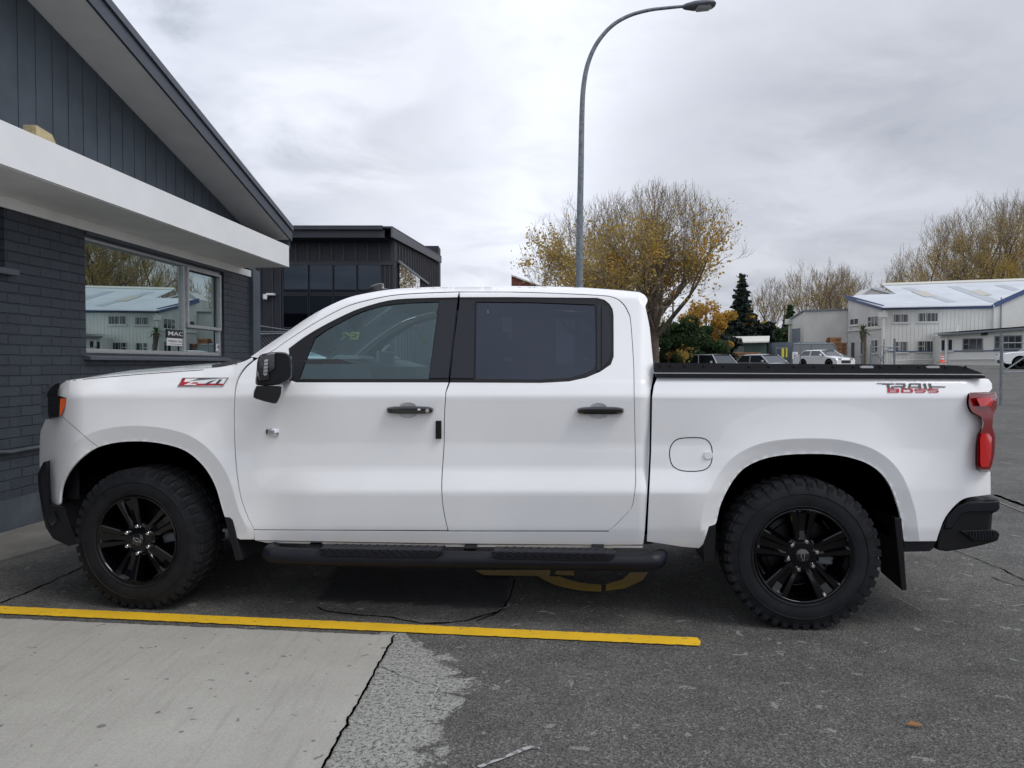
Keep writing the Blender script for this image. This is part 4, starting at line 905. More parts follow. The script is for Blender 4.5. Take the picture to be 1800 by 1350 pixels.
# pallets
def pallet(parent_pos, rz, s=1.0, label=None, group=None):
    t = thing('pallet', parent_pos, rz, label, 'pallet', group); T_ = loc_m(t)
    q = MB()
    for k in range(6): q.box((k*.2,0,.12),(k*.2+.13,1.0,.145), T_)
    for k in range(3): q.box((k*.2*2.5,0,0),(k*.5+.1,1.0,.02), T_)
    q.build('boards', M['pallet'], t)
    q = MB()
    for y in (0, .45, .9): q.box((0,y,.021),(1.13,y+.1,.119), T_)
    q.build('bearers', M['pallet'], t); return t
p0 = place(1457, 77, 0); top_ = at(1460, 593, 77).z
ORD = ['first', 'second', 'third', 'fourth', 'fifth', 'sixth', 'seventh', 'eighth', 'ninth', 'tenth', 'eleventh', 'twelfth', 'thirteenth', 'fourteenth', 'fifteenth', 'sixteenth', 'seventeenth', 'eighteenth']
for col_, (uu, n_p) in enumerate(((1459, 18), (1470, 15))):
    b = place(uu, 77+col_*1.0)
    for k in range(n_p):
        if uu == 1470 and k > 13: continue
        pallet(b+Vector((0, 0, top_-.15*(k+1)-b.z-(.5 if col_ else 0))), radians(4*((k*7)%3-1)), label='%s wooden pallet from the top in the tall %s stack behind the grey van' % (ORD[k], 'left' if not col_ else 'right'), group='pallets stacked behind the grey van, %s column' % ('left' if not col_ else 'right'))
top_ = at(1300, 619, 66).z
for uu in (1291, 1314):
    b = place(uu, 66)
    for k in range(8):
        pallet(Vector((b.x, b.y, top_-.16*(k+1))), radians(3*((k*5)%3-1)), label='%s wooden pallet from the top in the low %s stack before the green shed' % (ORD[k], 'left' if uu == 1291 else 'right'), group='pallets before the green shed, %s stack' % ('left' if uu == 1291 else 'right'))
# high-visibility board
a = at(1374, 628, 68); hb = thing('hazard_board', a, 0, 'yellow and black hazard board leaning by the shipping container', 'sign')
MB().box(a+Vector((0,0,0)), a+Vector((.22,.03,.85))).box(a+Vector((.36,0,0)), a+Vector((.5,.03,.85))).build('yellow_panel', M['hivis'], hb)
MB().box(a+Vector((.225,.002,0)), a+Vector((.355,.028,.85))).build('black_panel', M['black'], hb)
# traffic cone
b = place(1656, 66); cz = at(1656, 637, 66).z
cn = thing('traffic_cone', (b.x, b.y, cz), 0, 'orange traffic cone with white bands near the annex wall', 'cone')
Tc = Matrix.Translation((b.x, b.y, cz)) @ Matrix.Rotation(pi/2, 4, 'X')
MB().lathe([(.26,0.03),(.16,.12),(.13,.25)], 16, Tc).lathe([(.11,.36),(.085,.46)], 16, Tc).lathe([(.065,.56),(.035,.72),(.01,.73)], 16, Tc).build('cone_body', M['orange'], cn, smooth=True)
MB().lathe([(.13,.25),(.11,.36)], 16, Tc).lathe([(.085,.46),(.065,.56)], 16, Tc).build('white_band', M['white'], cn, smooth=True)
MB().box((b.x-.3, b.y-.3, cz-.03), (b.x+.3, b.y+.3, cz+.03)).build('base', M['orange'], cn, bevel=.02)
# steel gate and posts
def gate(name, us_, vt, vb, y, label, diag=True, mt='galv'):
    a = at(us_[0], vb, y); b = at(us_[1], vb, y); t = thing(name, a, 0, label, 'gate')
    for i, p in enumerate((a, b)):
        top = at(us_[i], vt[i], y).z; MB().tube([up_(p, g(p.x, y)-.3), up_(p, top)], .06 if i else .045, 8).build('post', M[mt], t, smooth=True)
    return t, a, b
t, a, b = gate('steel_gate', (1531, 1572), (606, 595), 640, 42, 'open steel gate with curved brace beside the palm tree')
MB().tube([at(1531, 611, 42), at(1548, 609, 42), at(1571, 611, 42)], .03, 6).tube([at(1548, 634, 42), at(1556, 618, 42), at(1562, 613, 42), at(1571, 611, 42)], .035, 6).tube([at(1533, 615, 42), at(1552, 636, 42)], .025, 6).tube([at(1554, 596, 42), up_(at(1554, 596, 42), .8)], .03, 6).build('gate_frame', M['galv'], t, smooth=True)
q = MB()
for k in range(8): u = 1534+k*4.6; q.tube([at(u, 612, 42), up_(at(u, 612, 42), .9)], .008, 4)
q.build('gate_bars', M['galv'], t)
t, a, b = gate('steel_gate', (1760, 1850), (586, 590), 660, 24, 'galvanised gate with diagonal brace at the right edge')
MB().tube([at(1760, 603, 24), at(1850, 602, 24)], .022, 6).tube([at(1762, 655, 24), at(1850, 653, 24)], .028, 6).tube([at(1764, 653, 24), at(1800, 629, 24), at(1850, 597, 24)], .022, 6).build('gate_frame', M['galv'], t, smooth=True)
# post-and-wire fence line across the yard
ff = thing('yard_fence', place(1360, 60), 0, 'thin posts and wire fence running behind the parked cars', 'fence')
for u in (1364, 1407, 1458, 1489, 1517):
    a = at(u, 610, 60); MB().tube([up_(a, g(a.x, 60)-.2), up_(a, at(u, 602 if u > 1400 else 609, 60).z)], .035, 6).build('post', M['van_grey'], ff)
MB().tube([at(1364, 612, 60), at(1382, 612, 60)], .03, 6).build('rail', M['van_grey'], ff)
# ------------------------------------------------------------------ trees
def leaf_obj(name, cents, size, mat_, parent, seed, flat=.6):
    rg = np.random.default_rng(seed); n = len(cents)
    if n == 0: return
    c = np.array(cents); a = rg.normal(size=(n, 3)); a /= np.linalg.norm(a, axis=1)[:, None]
    b = rg.normal(size=(n, 3)); b -= a*(a*b).sum(1)[:, None]; b /= np.linalg.norm(b, axis=1)[:, None]
    s = size*(0.5+rg.random(n))[:, None]
    v = np.empty((n, 4, 3)); v[:, 0] = c-a*s; v[:, 1] = c+b*s*flat; v[:, 2] = c+a*s; v[:, 3] = c-b*s*flat
    me = bpy.data.meshes.new(name); me.vertices.add(n*4); me.vertices.foreach_set('co', v.reshape(-1))
    me.loops.add(n*4); me.loops.foreach_set('vertex_index', np.arange(n*4, dtype=np.int32))
    me.polygons.add(n); me.polygons.foreach_set('loop_start', np.arange(0, n*4, 4, dtype=np.int32)); me.polygons.foreach_set('loop_total', np.full(n, 4, dtype=np.int32))
    me.update(); me.validate(); me.materials.append(mat_)
    o = bpy.data.objects.new(name, me); COL.objects.link(o); o.parent = parent; return o
def bare_tree(base, height, spread, seed, label, trunk_h=.2, leafs=1.0, leafmat='leaf_gold', group='big half bare autumn trees', leaf2=None, name='autumn_tree', lean=0, ntop=7, tw=.016, amber_right=False, levels=5, skew=0.0, dens=.85):
    rg = random.Random(seed); t = thing(name, base, 0, label, 'tree', group)
    V = []; F = []; V2 = []; F2 = []; tips = []
    H_ = height; Rr = spread
    cx, cz_ = skew, H_*(.5+trunk_h*.25); rz2 = H_-cz_
    def inside(p): return ((p.x-cx)/Rr)**2+(p.y/Rr)**2+((p.z-cz_)/(rz2 if p.z > cz_ else cz_*.95))**2
    def seg(p, q, r0, r1, n):
        VV, FF = (V, F) if r0 > .05 else (V2, F2)
        d = (q-p).normalized(); u = d.orthogonal().normalized(); w_ = d.cross(u); b = len(VV)
        for c, r in ((p, r0), (q, r1)):
            for k in range(n):
                a = 2*pi*k/n; VV.append(c+(u*cos(a)+w_*sin(a))*r)
        for k in range(n): FF.append((b+k, b+(k+1)%n, b+n+(k+1)%n, b+n+k))
    def grow(p, d, ln, r, lv):
        n = 3 if lv > 1 else 2; p0_ = p; r0 = r
        for i in range(n):
            d = (d+Vector((rg.gauss(0,.13), rg.gauss(0,.13), rg.gauss(0,.09)+.05*lv)) ).normalized()
            q = p+d*(ln/n); r1 = max(tw*.55, r*(.86 if i < n-1 else .8))
            if lv < levels and inside(q) > 1.05+rg.uniform(-.12, .10): 
                tips.append((p, lv)); return
            seg(p, q, r, r1, 7 if r > .12 else (4 if r > .04 else 3)); 
            if lv >= 3: tips.append((q, lv))
            # side shoots
            if lv < levels and (i < n-1 or lv > 2):
                for _ in range(1 if (lv < 3 or rg.random() < dens) else 0):
                    sd_ = d.orthogonal(); sd_.rotate(Matrix.Rotation(rg.uniform(0, 2*pi), 3, d)); nd_ = (d*cos(a_ := rg.uniform(.45, .85))+sd_*sin(a_)).normalized()
                    grow(q, nd_, ln*rg.uniform(.5, .75), max(tw*.7, r1*.5), lv+1)
            p = q; r = r1
        if lv < levels:
            for _ in range(2):
                sd_ = d.orthogonal(); sd_.rotate(Matrix.Rotation(rg.uniform(0, 2*pi), 3, d)); a_ = rg.uniform(.2, .5)
                grow(p, (d*cos(a_)+sd_*sin(a_)).normalized(), ln*rg.uniform(.65, .85), max(tw*.8, r*.72), lv+1)
    R0 = H_*.026
    tp = Vector((lean*H_*trunk_h, 0, H_*trunk_h)); seg(tp, tp+Vector((0, 0, H_*trunk_h*.62)), R0*.8, R0*.55, 10)
    seg(Vector((0,0,-.3)), Vector((0,0,.3)), R0*1.5, R0*1.1, 12); seg(Vector((0,0,.3)), tp, R0*1.1, R0*.85, 12)
    for k in range(ntop):
        a = 2*pi*k/ntop+rg.uniform(-.3, .3); e = (rg.uniform(.35, .8) if k % 2 else rg.uniform(.8, 1.25)) if k else .1
        d = Vector((sin(e)*cos(a), sin(e)*sin(a), cos(e)))
        grow(tp+Vector((0,0,rg.uniform(-.25,.6)*H_*trunk_h)), d, H_*.27*rg.uniform(.85, 1.2), R0*rg.uniform(.3, .55), 1)
    for nm, vv, ff, m in (('trunk', V, F, 'bark'), ('twigs', V2, F2, 'twig')):
        me = bpy.data.meshes.new(nm); me.from_pydata(vv, [], ff); me.materials.append(M[m]); me.polygons.foreach_set('use_smooth', [True]*len(ff))
        o = bpy.data.objects.new(nm, me); COL.objects.link(o); o.parent = t
    L1 = []; L2 = []
    for p, lv in tips:
        hfr = p.z/H_
        dn_ = leafs*max(.0, 1.0-1.1*hfr)*max(0, noise.noise(p*.5+Vector((seed, 0, 0)))*2.6+.6)
        n = int(dn_*3.3+rg.random())
        for _ in range(n):
            c = p+Vector((rg.gauss(0,.28), rg.gauss(0,.28), rg.gauss(0,.24)))
            if amber_right and p.x > Rr*.15 and hfr < .50 or (leaf2 and noise.noise(p*.3+Vector((9,seed,2))) > .15): L2.append(c)
            else: L1.append(c)
    leaf_obj('crown', L1, .075, M[leafmat], t, seed)
    leaf_obj('amber_crown', L2, .10, M[leaf2 or 'leaf_amber'], t, seed+1)
    return t
def bushy(name, base, height, spread, seed, label, leafmat='leaf_green', n=9000, size=.14, conical=False, group='evergreen trees', cat='tree', leaf2=None, f2=.0):
    rg = np.random.default_rng(seed); t = thing(name, base, 0, label, cat, group); H_ = height
    q = MB().tube([Vector(base)+Vector((0,0,-.2)), Vector(base)+Vector((.05,0,H_*.5)), Vector(base)+Vector((0,0,H_*.95))], [H_*.02, H_*.014, .02], 7)
    P = []; lim = []
    if conical:
        nb = 70
        for k in range(nb):
            h = H_*(.10+.88*(k/nb)); rr = spread*.85*(1-(k/nb))**.95*rg.uniform(.6, 1.1)+.15; a = k*2.4
            e = np.array([cos(a)*rr, sin(a)*rr, h-.1*rr]); s0 = np.array([0, 0, h])
            m = max(10, int(n/nb*(rr/spread)*1.6)); tt = rg.random(m)**.7
            pts_ = s0+(e-s0)*tt[:, None]+rg.normal(size=(m, 3))*np.array([.16, .16, .10])*(.6+rr*.25)
            P.append(pts_); lim.append((s0, e))
    else:
        nb = 34
        for k in range(nb):
            d = rg.normal(size=3); d /= np.linalg.norm(d); rr = rg.uniform(.35, .95)
            c = np.array([d[0]*spread*rr, d[1]*spread*rr, H_*(.55+.42*d[2]*rr)]); cs = spread*rg.uniform(.16, .34)
            m = n//nb; dd = rg.normal(size=(m, 3)); dd /= np.linalg.norm(dd, axis=1)[:, None]; 
            P.append(c+dd*(cs*(.55+.5*rg.random(m)))[:, None]*np.array([1, 1, .75])); lim.append((np.array([0, 0, H_*.35]), c))
    for s0, e in lim[::2 if not conical else 3]: q.tube([Vector(base)+Vector(s0), Vector(base)+Vector(e)], [H_*.006, .012], 4)
    q.build('trunk', M['bark'], t)
    A = np.concatenate(P); A = A[A[:, 2] > .05]; 
    if f2:
        k = np.array([noise.noise(Vector(p)*.5+Vector((seed, 3, 1))) for p in A]) > (.5-f2); leaf_obj('crown', A[~k], size, M[leafmat], t, seed); leaf_obj('autumn_crown', A[k], size*.9, M[leaf2], t, seed+3)
    else: leaf_obj('crown', A, size, M[leafmat], t, seed)
    return t
def topz(u, v, y): return at(u, v, y).z
def tbase(u, y): p = at(u, 640, y); return Vector((p.x, y, g(p.x, y)))
b = tbase(1150, 46); bare_tree(b, topz(1150, 336, 46)-b.z, 5.6, 11, 'big half bare autumn tree with thick trunk right of the pickup cab', .27, 1.0, leafmat='leaf_olive', leaf2='leaf_amber', amber_right=True, levels=6, tw=.011, skew=.3, dens=.60, ntop=14)
b = tbase(1063, 50); bare_tree(b, topz(1063, 352, 50)-b.z, 5.2, 23, 'big half bare autumn tree behind the street lamp pole', .20, .85, levels=6, tw=.011, dens=.60, ntop=13, leafmat='leaf_olive', leaf2='leaf_gold', skew=-.6)
b = tbase(1240, 57); bushy('amber_tree', b, topz(1240, 520, 57)-b.z, 2.3, 31, 'low amber leaved tree hanging beside the green shed', 'leaf_amber', 9000, .09, group='leafy trees in the yard')
b = tbase(1175, 52); bushy('evergreen_tree', b, 4.6, 2.4, 32, 'dark green bushy tree right behind the pickup cab', 'leaf_green', 12000, .11, f2=.12, leaf2='leaf_olive')
b = tbase(1212, 55); bushy('evergreen_tree', b, 4.0, 2.6, 33, 'dark green bushy tree between the cab and the amber tree', 'leaf_green', 12000, .11)
b = tbase(1255, 60); bushy('evergreen_tree', b, 3.6, 2.2, 34, 'dark green shrub left of the green shed', 'leaf_dark', 9000, .11)
b = tbase(1303, 80); bushy('conifer_tree', b, topz(1301, 478, 80)-b.z, 2.6, 35, 'tall dark conifer with amber leaves around its middle', 'leaf_dark', 17000, .17, conical=True, f2=.12, leaf2='leaf_amber')
b = tbase(1285, 84); bushy('evergreen_tree', b, 6.5, 2.6, 36, 'dark evergreen left of the conifer behind the shed', 'leaf_dark', 9000, .17)
b = tbase(1322, 82); bushy('evergreen_tree', b, 6.2, 2.4, 41, 'dark evergreen right of the conifer behind the shed', 'leaf_dark', 9000, .17)
b = tbase(1342, 86); bushy('evergreen_tree', b, topz(1342, 556, 86)-b.z, 2.4, 37, 'olive green bushy tree right of the conifer', 'leaf_green', 9000, .16, f2=.25, leaf2='leaf_olive')
b = tbase(1388, 100); bushy('evergreen_tree', b, topz(1390, 534, 100)-b.z, 2.2, 38, 'pointed green tree against the roller door wing', 'leaf_green', 12000, .17, conical=True)
b = tbase(1366, 92); bushy('evergreen_tree', b, 4.6, 2.4, 39, 'low green bush behind the shipping container', 'leaf_green', 9000, .16, f2=.1, leaf2='leaf_amber')
for i, (u, vt, y, rr, lf, lab) in enumerate(((1352, 492, 120, 3.6, .25, 'thin bare tree between the conifer and the wing'), (1442, 455, 112, 6.2, .35, 'wide half bare autumn tree above the roller door wing'), (1500, 478, 125, 4.6, .2, 'pale bare tree rising over the left end of the roof'),
        (1590, 455, 125, 4.6, .3, 'thin bare tree above the roof ridge, leftmost of the ridge trees'), (1655, 388, 118, 8.0, .8, 'golden half bare tree above the middle of the roof'), (1742, 350, 116, 9.0, 1.2, 'tall golden brown tree above the right roof'), (1810, 345, 124, 8.5, 1.2, 'tall brown tree cut by the right picture edge'), (1900, 435, 122, 8.5, .8, 'bare tree beyond the right edge, seen reflected in the window'), (2000, 450, 112, 8.5, .6, 'second bare tree seen only in the window reflection'))):
    b = tbase(u, y); bare_tree(b, topz(u, vt, y)-b.z, rr, 50+i, lab, .2, lf*(1.5 if i < 4 else 2.4), levels=6, tw=.022, dens=.5 if i < 4 else .62, ntop=10, leafmat='leaf_olive' if i > 3 else 'leaf_gold', leaf2='leaf_gold' if i > 3 else None, group='half bare trees behind the works building')
# palm
b = tbase(1518, 62); bz_ = b.z; pt = thing('palm_tree', b, 0, 'small cabbage palm with shaggy brown trunk before the works building', 'palm')
ph = topz(1515, 582, 62)-bz_
MB().tube([b, b+Vector((.05,0,ph*.5)), b+Vector((-.1,0,ph))], [.20,.17,.26], 9).build('trunk', M['bark'], pt, smooth=True)
rg = random.Random(4); q = MB(); ht = b+Vector((-.1,0,ph))
for k in range(70):
    a = rg.uniform(0, 2*pi); e = rg.uniform(-.7, 1.3); ln = rg.uniform(.6, 1.0); d = Vector((cos(a)*cos(e), sin(a)*cos(e), sin(e))); s_ = d.cross(Vector((0,0,1))).normalized()*.04
    m = ht+d*ln*.55; tpp = ht+d*ln-Vector((0,0,.25*ln)); q.add([ht-s_*.5, ht+s_*.5, m+s_, m-s_, tpp], [(0,1,2,3),(3,2,4)])
q.build('fronds', M['leaf_palm'], pt, recalc=False)
# dry leaf on the asphalt
a = onz(1607, 1280); lf = MB().add([a+Vector((-.03,.01,.012)), a+Vector((0,.022,.022)), a+Vector((.035,-.006,.012)), a+Vector((.0,-.012,.016))], [(0,1,2,3)])
lf.v = lf.v; tag(lf.build('fallen_leaf', M['dryleaf'], loc=a, recalc=False), 'small brown fallen leaf on the asphalt foreground', 'leaf')

#@@TRUCK
# ------------------------------------------------------------------ the white pickup
PSI = radians(5.0)
_p = at(1413, 900, 4.25); T0 = Vector((_p.x, _p.y, 0))
truck = thing('pickup_truck', T0, -PSI, 'white crew cab pickup truck with black wheels and side steps, filling the foreground', 'pickup truck')
TI = loc_m(truck).inverted(); TO = TI @ C0; TI3 = TI.to_3x3(); WID = 2.06
def T(u, v, y=0.0):
    d = TI3 @ ray(u, v); return TO + d*((y-TO.y)/d.y)
_v = np.arange(480, 1080, 1.0)
def table(pts, sg=3.0):
    y = np.interp(_v, [p[0] for p in pts], [p[1] for p in pts]); k = np.exp(-.5*(np.arange(-12, 13)/sg)**2); k /= k.sum()
    return np.convolve(np.pad(y, 12, mode='edge'), k, 'valid')
TB1 = table([(480,.062),(672,.062),(676,.056),(697,.028),(703,.031),(780,.050),(825,.042),(858,.010),(866,.004),(874,.008),(930,.036),(955,.060),(975,.09)], 2.4)
TB0 = table([(480,.062),(672,.062),(676,.056),(697,.030),(703,.032),(790,.044),(860,.040),(930,.052),(955,.070),(975,.09)], 2.4)
ARF = [(104.3,887),(108,857),(120,830),(140,807),(167,788),(200,778.5),(233,775.5),(267,777),(300,783),(327,793),(350,811),(367,832),(380,858),(388,885),(395,908),(405,930)]
ARR = [(1246,925),(1253,923),(1259,918),(1265,892),(1275,868),(1290.6,841.6),(1310,821.7),(1341,807),(1380,799.5),(1430.6,797.6),(1473,800),(1508,808),(1531.7,818.5),(1551,834),(1566.7,857),(1578,887.8),(1584,911),(1589,951)]
def sp2(pts, n=5): return [(p.x, p.y) for p in spline(pts, n)]
ARF_S, ARR_S = np.array(sp2(ARF[1:], 8)), np.array(sp2(ARR[2:], 8))
ROOF = sp2([(441.7,627),(470,607),(500,586.7),(550,553),(600,528),(640,516.7),(700,508.5),(800,505),(900,504.5),(1000,506),(1051,508.7),(1096,512),(1126,515)], 6)
ROOF_A = np.array(ROOF+sp2([(1126,515),(1134,520),(1138,527)], 4)); ROOF_A = np.array([tuple(a+(b-a)*k/12) for a, b in zip(ROOF_A[:-1], ROOF_A[1:]) for k in range(12)]+[tuple(ROOF_A[-1])])
SEAMH = [(98,692),(104,678),(120,668),(167,663),(233,657),(300,652),(358,648),(410,640),(445,627)]
sm = lambda a, b, x: (lambda t: t*t*(3-2*t))(np.clip((x-a)/(b-a), 0, 1))
def Dk(u, v, kind):
    u = np.asarray(u, float); v = np.asarray(v, float)
    k = sm(425, 560, u)*(1-sm(1190, 1290, u))
    y = np.interp(v, _v, TB1)*k+np.interp(v, _v, TB0)*(1-k)
    for A, s in ((ARF_S, 1.0), (ARR_S, 1.0)):
        d = np.sqrt(((u[..., None]-A[:, 0])**2+(v[..., None]-A[:, 1])**2).min(-1))
        y = y-(.008+.022*np.clip(d/27, 0, 1))*(1-np.clip((d-27)/95, 0, 1))**2
    if kind == 'fender':
        q = v-np.interp(u, [p[0] for p in SEAMH], [p[1] for p in SEAMH]); y = y+.085*np.clip(1-q/34, 0, 1)**2
    if kind == 'bed': y = y+np.clip((676-v)/12, 0, 1)**2*.02
    if kind == 'cab':
        y = y+np.clip(672-v, 0, None)*.00137
        d = np.sqrt(((u[..., None]-ROOF_A[:, 0])**2+(v[..., None]-ROOF_A[:, 1])**2).min(-1))
        d = d*np.where((v > np.interp(u, ROOF_A[:, 0], ROOF_A[:, 1])) | (u < 442), 1, -1)
        y = y+.055*np.clip(1-d/12, 0, 1.15)**2*(v < 640)
        y = y+np.clip((u-1122)/26, 0, 1.2)**2*.045
    y = y+.30*np.clip((150-u)/80, 0, 1.3)**2.2+.09*np.clip((u-1690)/55, 0, 1.3)**2
    return y
def Tv(u, v, y):                       # vectorised T
    u = np.asarray(u, float); v = np.asarray(v, float)
    f = np.array(TI3 @ FW); r = np.array(TI3 @ Vector((1,0,0))); p = np.array(TI3 @ UP); o = np.array(TO)
    d = f+r*((u-900)/FPX)[..., None]+p*((675-v)/FPX)[..., None]
    return o+d*((y-o[1])/d[..., 1])[..., None]
def inpoly(P, poly):
    x, y = P[:, 0], P[:, 1]; r = np.zeros(len(P), bool); n = len(poly)
    for i in range(n):
        x0, y0 = poly[i]; x1, y1 = poly[(i+1) % n]
        if y0 == y1: continue
        r ^= ((y0 > y) != (y1 > y)) & (x < (x1-x0)*(y-y0)/(y1-y0)+x0)
    return r
def densify(poly, st):
    out = []
    for i in range(len(poly)):
        a = np.array(poly[i], float); b = np.array(poly[(i+1) % len(poly)], float); n = max(1, int(round(np.linalg.norm(b-a)/st)))
        out += [tuple(a+(b-a)*k/n) for k in range(n)]
    return out
class Panel:                           # collects several curved skin panels into one mesh, with exact normals
    def __init__(s): s.v = []; s.n = []; s.f = []
    def add(s, outline, kind, holes=(), step=7, off=0.0, flange=.022, lines=()):
        loops = [densify(outline, step*.75)]+[densify(h, step*.6) for h in holes]
        B = [np.array(l) for l in loops]
        mn = B[0].min(0); mx = B[0].max(0)
        gx, gy = np.meshgrid(np.arange(mn[0]+step*.3, mx[0], step), np.arange(mn[1]+step*.3, mx[1], step)); G = np.stack([gx.ravel(), gy.ravel()], 1)
        ok = inpoly(G, loops[0])
        for h in loops[1:]: ok &= ~inpoly(G, h)
        allb = np.concatenate(B); G = G[ok]
        if len(G):
            dm = np.array([np.min(np.hypot(allb[:, 0]-p[0], allb[:, 1]-p[1])) for p in G]); G = G[dm > step*.45]
        P = np.concatenate([allb, G]); nbase = len(allb); ngrid = len(P); E = []; k = 0
        for b in B:
            n = len(b); E += [(k+i, k+(i+1) % n) for i in range(n)]; k += n
        for ln in lines:
            q_ = np.array(ln); ok_ = inpoly(q_, loops[0]) & np.array([np.min(np.hypot(allb[:, 0]-p[0], allb[:, 1]-p[1])) > 3 for p in q_])
            k0 = len(P); P = np.concatenate([P, q_[ok_]]); ii = np.nonzero(ok_)[0]
            E += [(k0+a, k0+a+1) for a in range(len(ii)-1) if ii[a+1]-ii[a] == 1]
            G_ = np.arange(sum(len(b) for b in B), k0); 
            keep = np.ones(len(P), bool)
            if ok_.any():
                for g_ in G_:
                    if g_ >= nbase and g_ < ngrid and np.min(np.hypot(q_[:, 0]-P[g_][0], q_[:, 1]-P[g_][1])) < 2.5: keep[g_] = False
            mp_ = np.cumsum(keep)-1; E = [(mp_[a], mp_[b]) for a, b in E]; ngrid -= int((~keep).sum()); P = P[keep]
        E = [(int(a), int(b)) for a, b in E]
        vo, eo, fo, _, _, _ = delaunay_2d_cdt([Vector(p) for p in P], E, [], 0, 1e-4)
        Q = np.array([tuple(p) for p in vo]); F_ = np.array([f for f in fo if len(f) == 3])
        cen = Q[F_].mean(1); ok = inpoly(cen, loops[0])
        for h in loops[1:]: ok &= ~inpoly(cen, h)
        F_ = F_[ok]
        def pos(q): return Tv(q[:, 0], q[:, 1], Dk(q[:, 0], q[:, 1], kind)+off)
        X = pos(Q); e = 1.2
        e = .7; du = pos(Q+[e, 0])-pos(Q-[e, 0]); dv = pos(Q+[0, e])-pos(Q-[0, e]); N_ = np.cross(du, dv); N_ /= np.linalg.norm(N_, axis=1)[:, None]
        N_[N_[:, 1] > 0] *= -1
        b0 = len(s.v); s.v += list(X); s.n += list(N_)
        for f in F_:
            a, b, c = X[f[0]], X[f[1]], X[f[2]]; w_ = np.cross(b-a, c-a)
            s.f.append(tuple(b0+i for i in (f if w_[1] < 0 else f[::-1])))
        if flange:
            for li, b in enumerate(B):
                x = pos(b); nx_ = np.roll(b, -1, 0)-np.roll(b, 1, 0); o2 = np.stack([nx_[:, 1], -nx_[:, 0]], 1); o2 /= np.linalg.norm(o2, axis=1)[:, None]+1e-9
                area = .5*np.sum(b[:, 0]*np.roll(b[:, 1], -1)-b[:, 1]*np.roll(b[:, 0], -1))
                if (area < 0) != (li > 0): o2 = -o2
                # outward direction in the panel plane (u -> x, v -> -z)
                o3 = np.stack([o2[:, 0], 0*o2[:, 0], -o2[:, 1]], 1)
                m = len(b); r0 = len(s.v); s.v += list(x); n0 = o3*.55+np.array([0, -.83, 0]); s.n += list(n0/np.linalg.norm(n0, axis=1)[:, None])
                x1 = x+np.array([0, .003, 0])+o3*.0012; s.v += list(x1); s.n += list(o3*.95+np.array([0, -.3, 0]))
                x2 = x+np.array([0, flange, 0]); s.v += list(x2); s.n += list(o3)
                for i in range(m):
                    j = (i+1) % m
                    for q in (0, m):
                        a, b_, c, d_ = r0+q+i, r0+q+j, r0+q+m+j, r0+q+m+i
                        A_, B_, C_2 = s.v[a], s.v[b_], s.v[c]; w_ = np.cross(B_-A_, C_2-A_)
                        s.f.append((a, b_, c, d_) if np.dot(w_, o3[i]) > 0 else (a, d_, c, b_))
        return s
    def build(s, name, m, parent, far=False, label=None):
        V_ = np.array(s.v, float); N_ = np.array(s.n, float); F_ = s.f
        if far: V_ = V_*[1, -1, 1]+[0, WID, 0]; N_ = N_*[1, -1, 1]; F_ = [f[::-1] for f in F_]
        N_ /= np.linalg.norm(N_, axis=1)[:, None]
        me = bpy.data.meshes.new(name); me.from_pydata([tuple(p) for p in V_], [], F_); me.materials.append(m)
        me.polygons.foreach_set('use_smooth', [True]*len(me.polygons)); me.normals_split_custom_set_from_vertices([tuple(n) for n in N_])
        o = bpy.data.objects.new(name, me); COL.objects.link(o); o.parent = parent; WM[o.name] = loc_m(truck)
        if label: o['label'] = label
        return o
def tb(mb, name, m, parent=None, **kw): return mb.build(name, M[m] if isinstance(m, str) else m, parent or truck, world=False, **kw)
def mirror(mb):
    r = MB(); r.v = [Vector((p.x, WID-p.y, p.z)) for p in mb.v]; r.f = [f[::-1] for f in mb.f]; return r
def both(mb, name, m, parents=None, **kw):
    a = tb(mb, name, m, parents[0] if parents else None, **kw); b = tb(mirror(mb), name, m, parents[1] if parents else None, **kw); return a, b
def outl(pts, y): return [T(u, v, y) for u, v in pts]
# outlines traced in picture units
fender = sp2([(116,669),(167,663.5),(233,657.8),(300,652.8),(358,648.6),(385,646),(410,641),(430,635),(442,629)], 3)+sp2([(442.5,633.5),(428,647),(416.3,667),(411.3,693),(410.2,733),(411.2,783),(415,833),(421.5,873),(431.5,903),(444.8,930)], 4)+[(446,948),(422,948),(413,943),(405,930)]+sp2(ARF, 5)[::-1][1:]+[(77,885)]+sp2([(77,885),(73,850),(69.5,817),(70.7,763),(74,752)], 3)[1:]+[(80,738),(103,734),(109,729),(115,713),(117,699),(102,697),(101,688),(106,677)]
doorL = sp2([(446,635),(431,649),(419.3,668),(414,693),(412.6,733),(413.8,783),(417.6,833),(424,873),(434,903),(447,930.5)], 4)
seamB = [(806.7,514),(804,550),(795,617),(789.5,663),(783.5,690),(781,733),(780.3,783),(777,833),(776.5,867),(780,900),(787,932)]
def shift(p, dx): return [(u+dx, v) for u, v in p]
ditch = sp2([(446,634),(480,617.2),(500,602.8),(550,570.8),(600,543.8),(633,532.2),(683,521.3),(733,516.8),(805.7,514.1)], 4)
openF = sp2([(506.7,613),(535,592),(566.7,573),(600,556),(633,541.7),(683,528),(733,524),(804,522.3)], 3)
front_door = doorL[::-1]+ditch[1:]+openF[::-1]+[(509.5,669),(520,672.6),(787.5,672.8)]+sp2(shift(seamB[4:], -1.1), 3)
rearseam = sp2([(808,514.2),(900,514.5),(975.5,516.6),(1051,520.2),(1076,523.2),(1092.8,533),(1103.5,550),(1108,568),(1113,640),(1114,697),(1116.5,833),(1115,864),(1110.6,889.5),(1103,900.5),(1092.5,911.5),(1081,923),(1070,932.6)], 4)
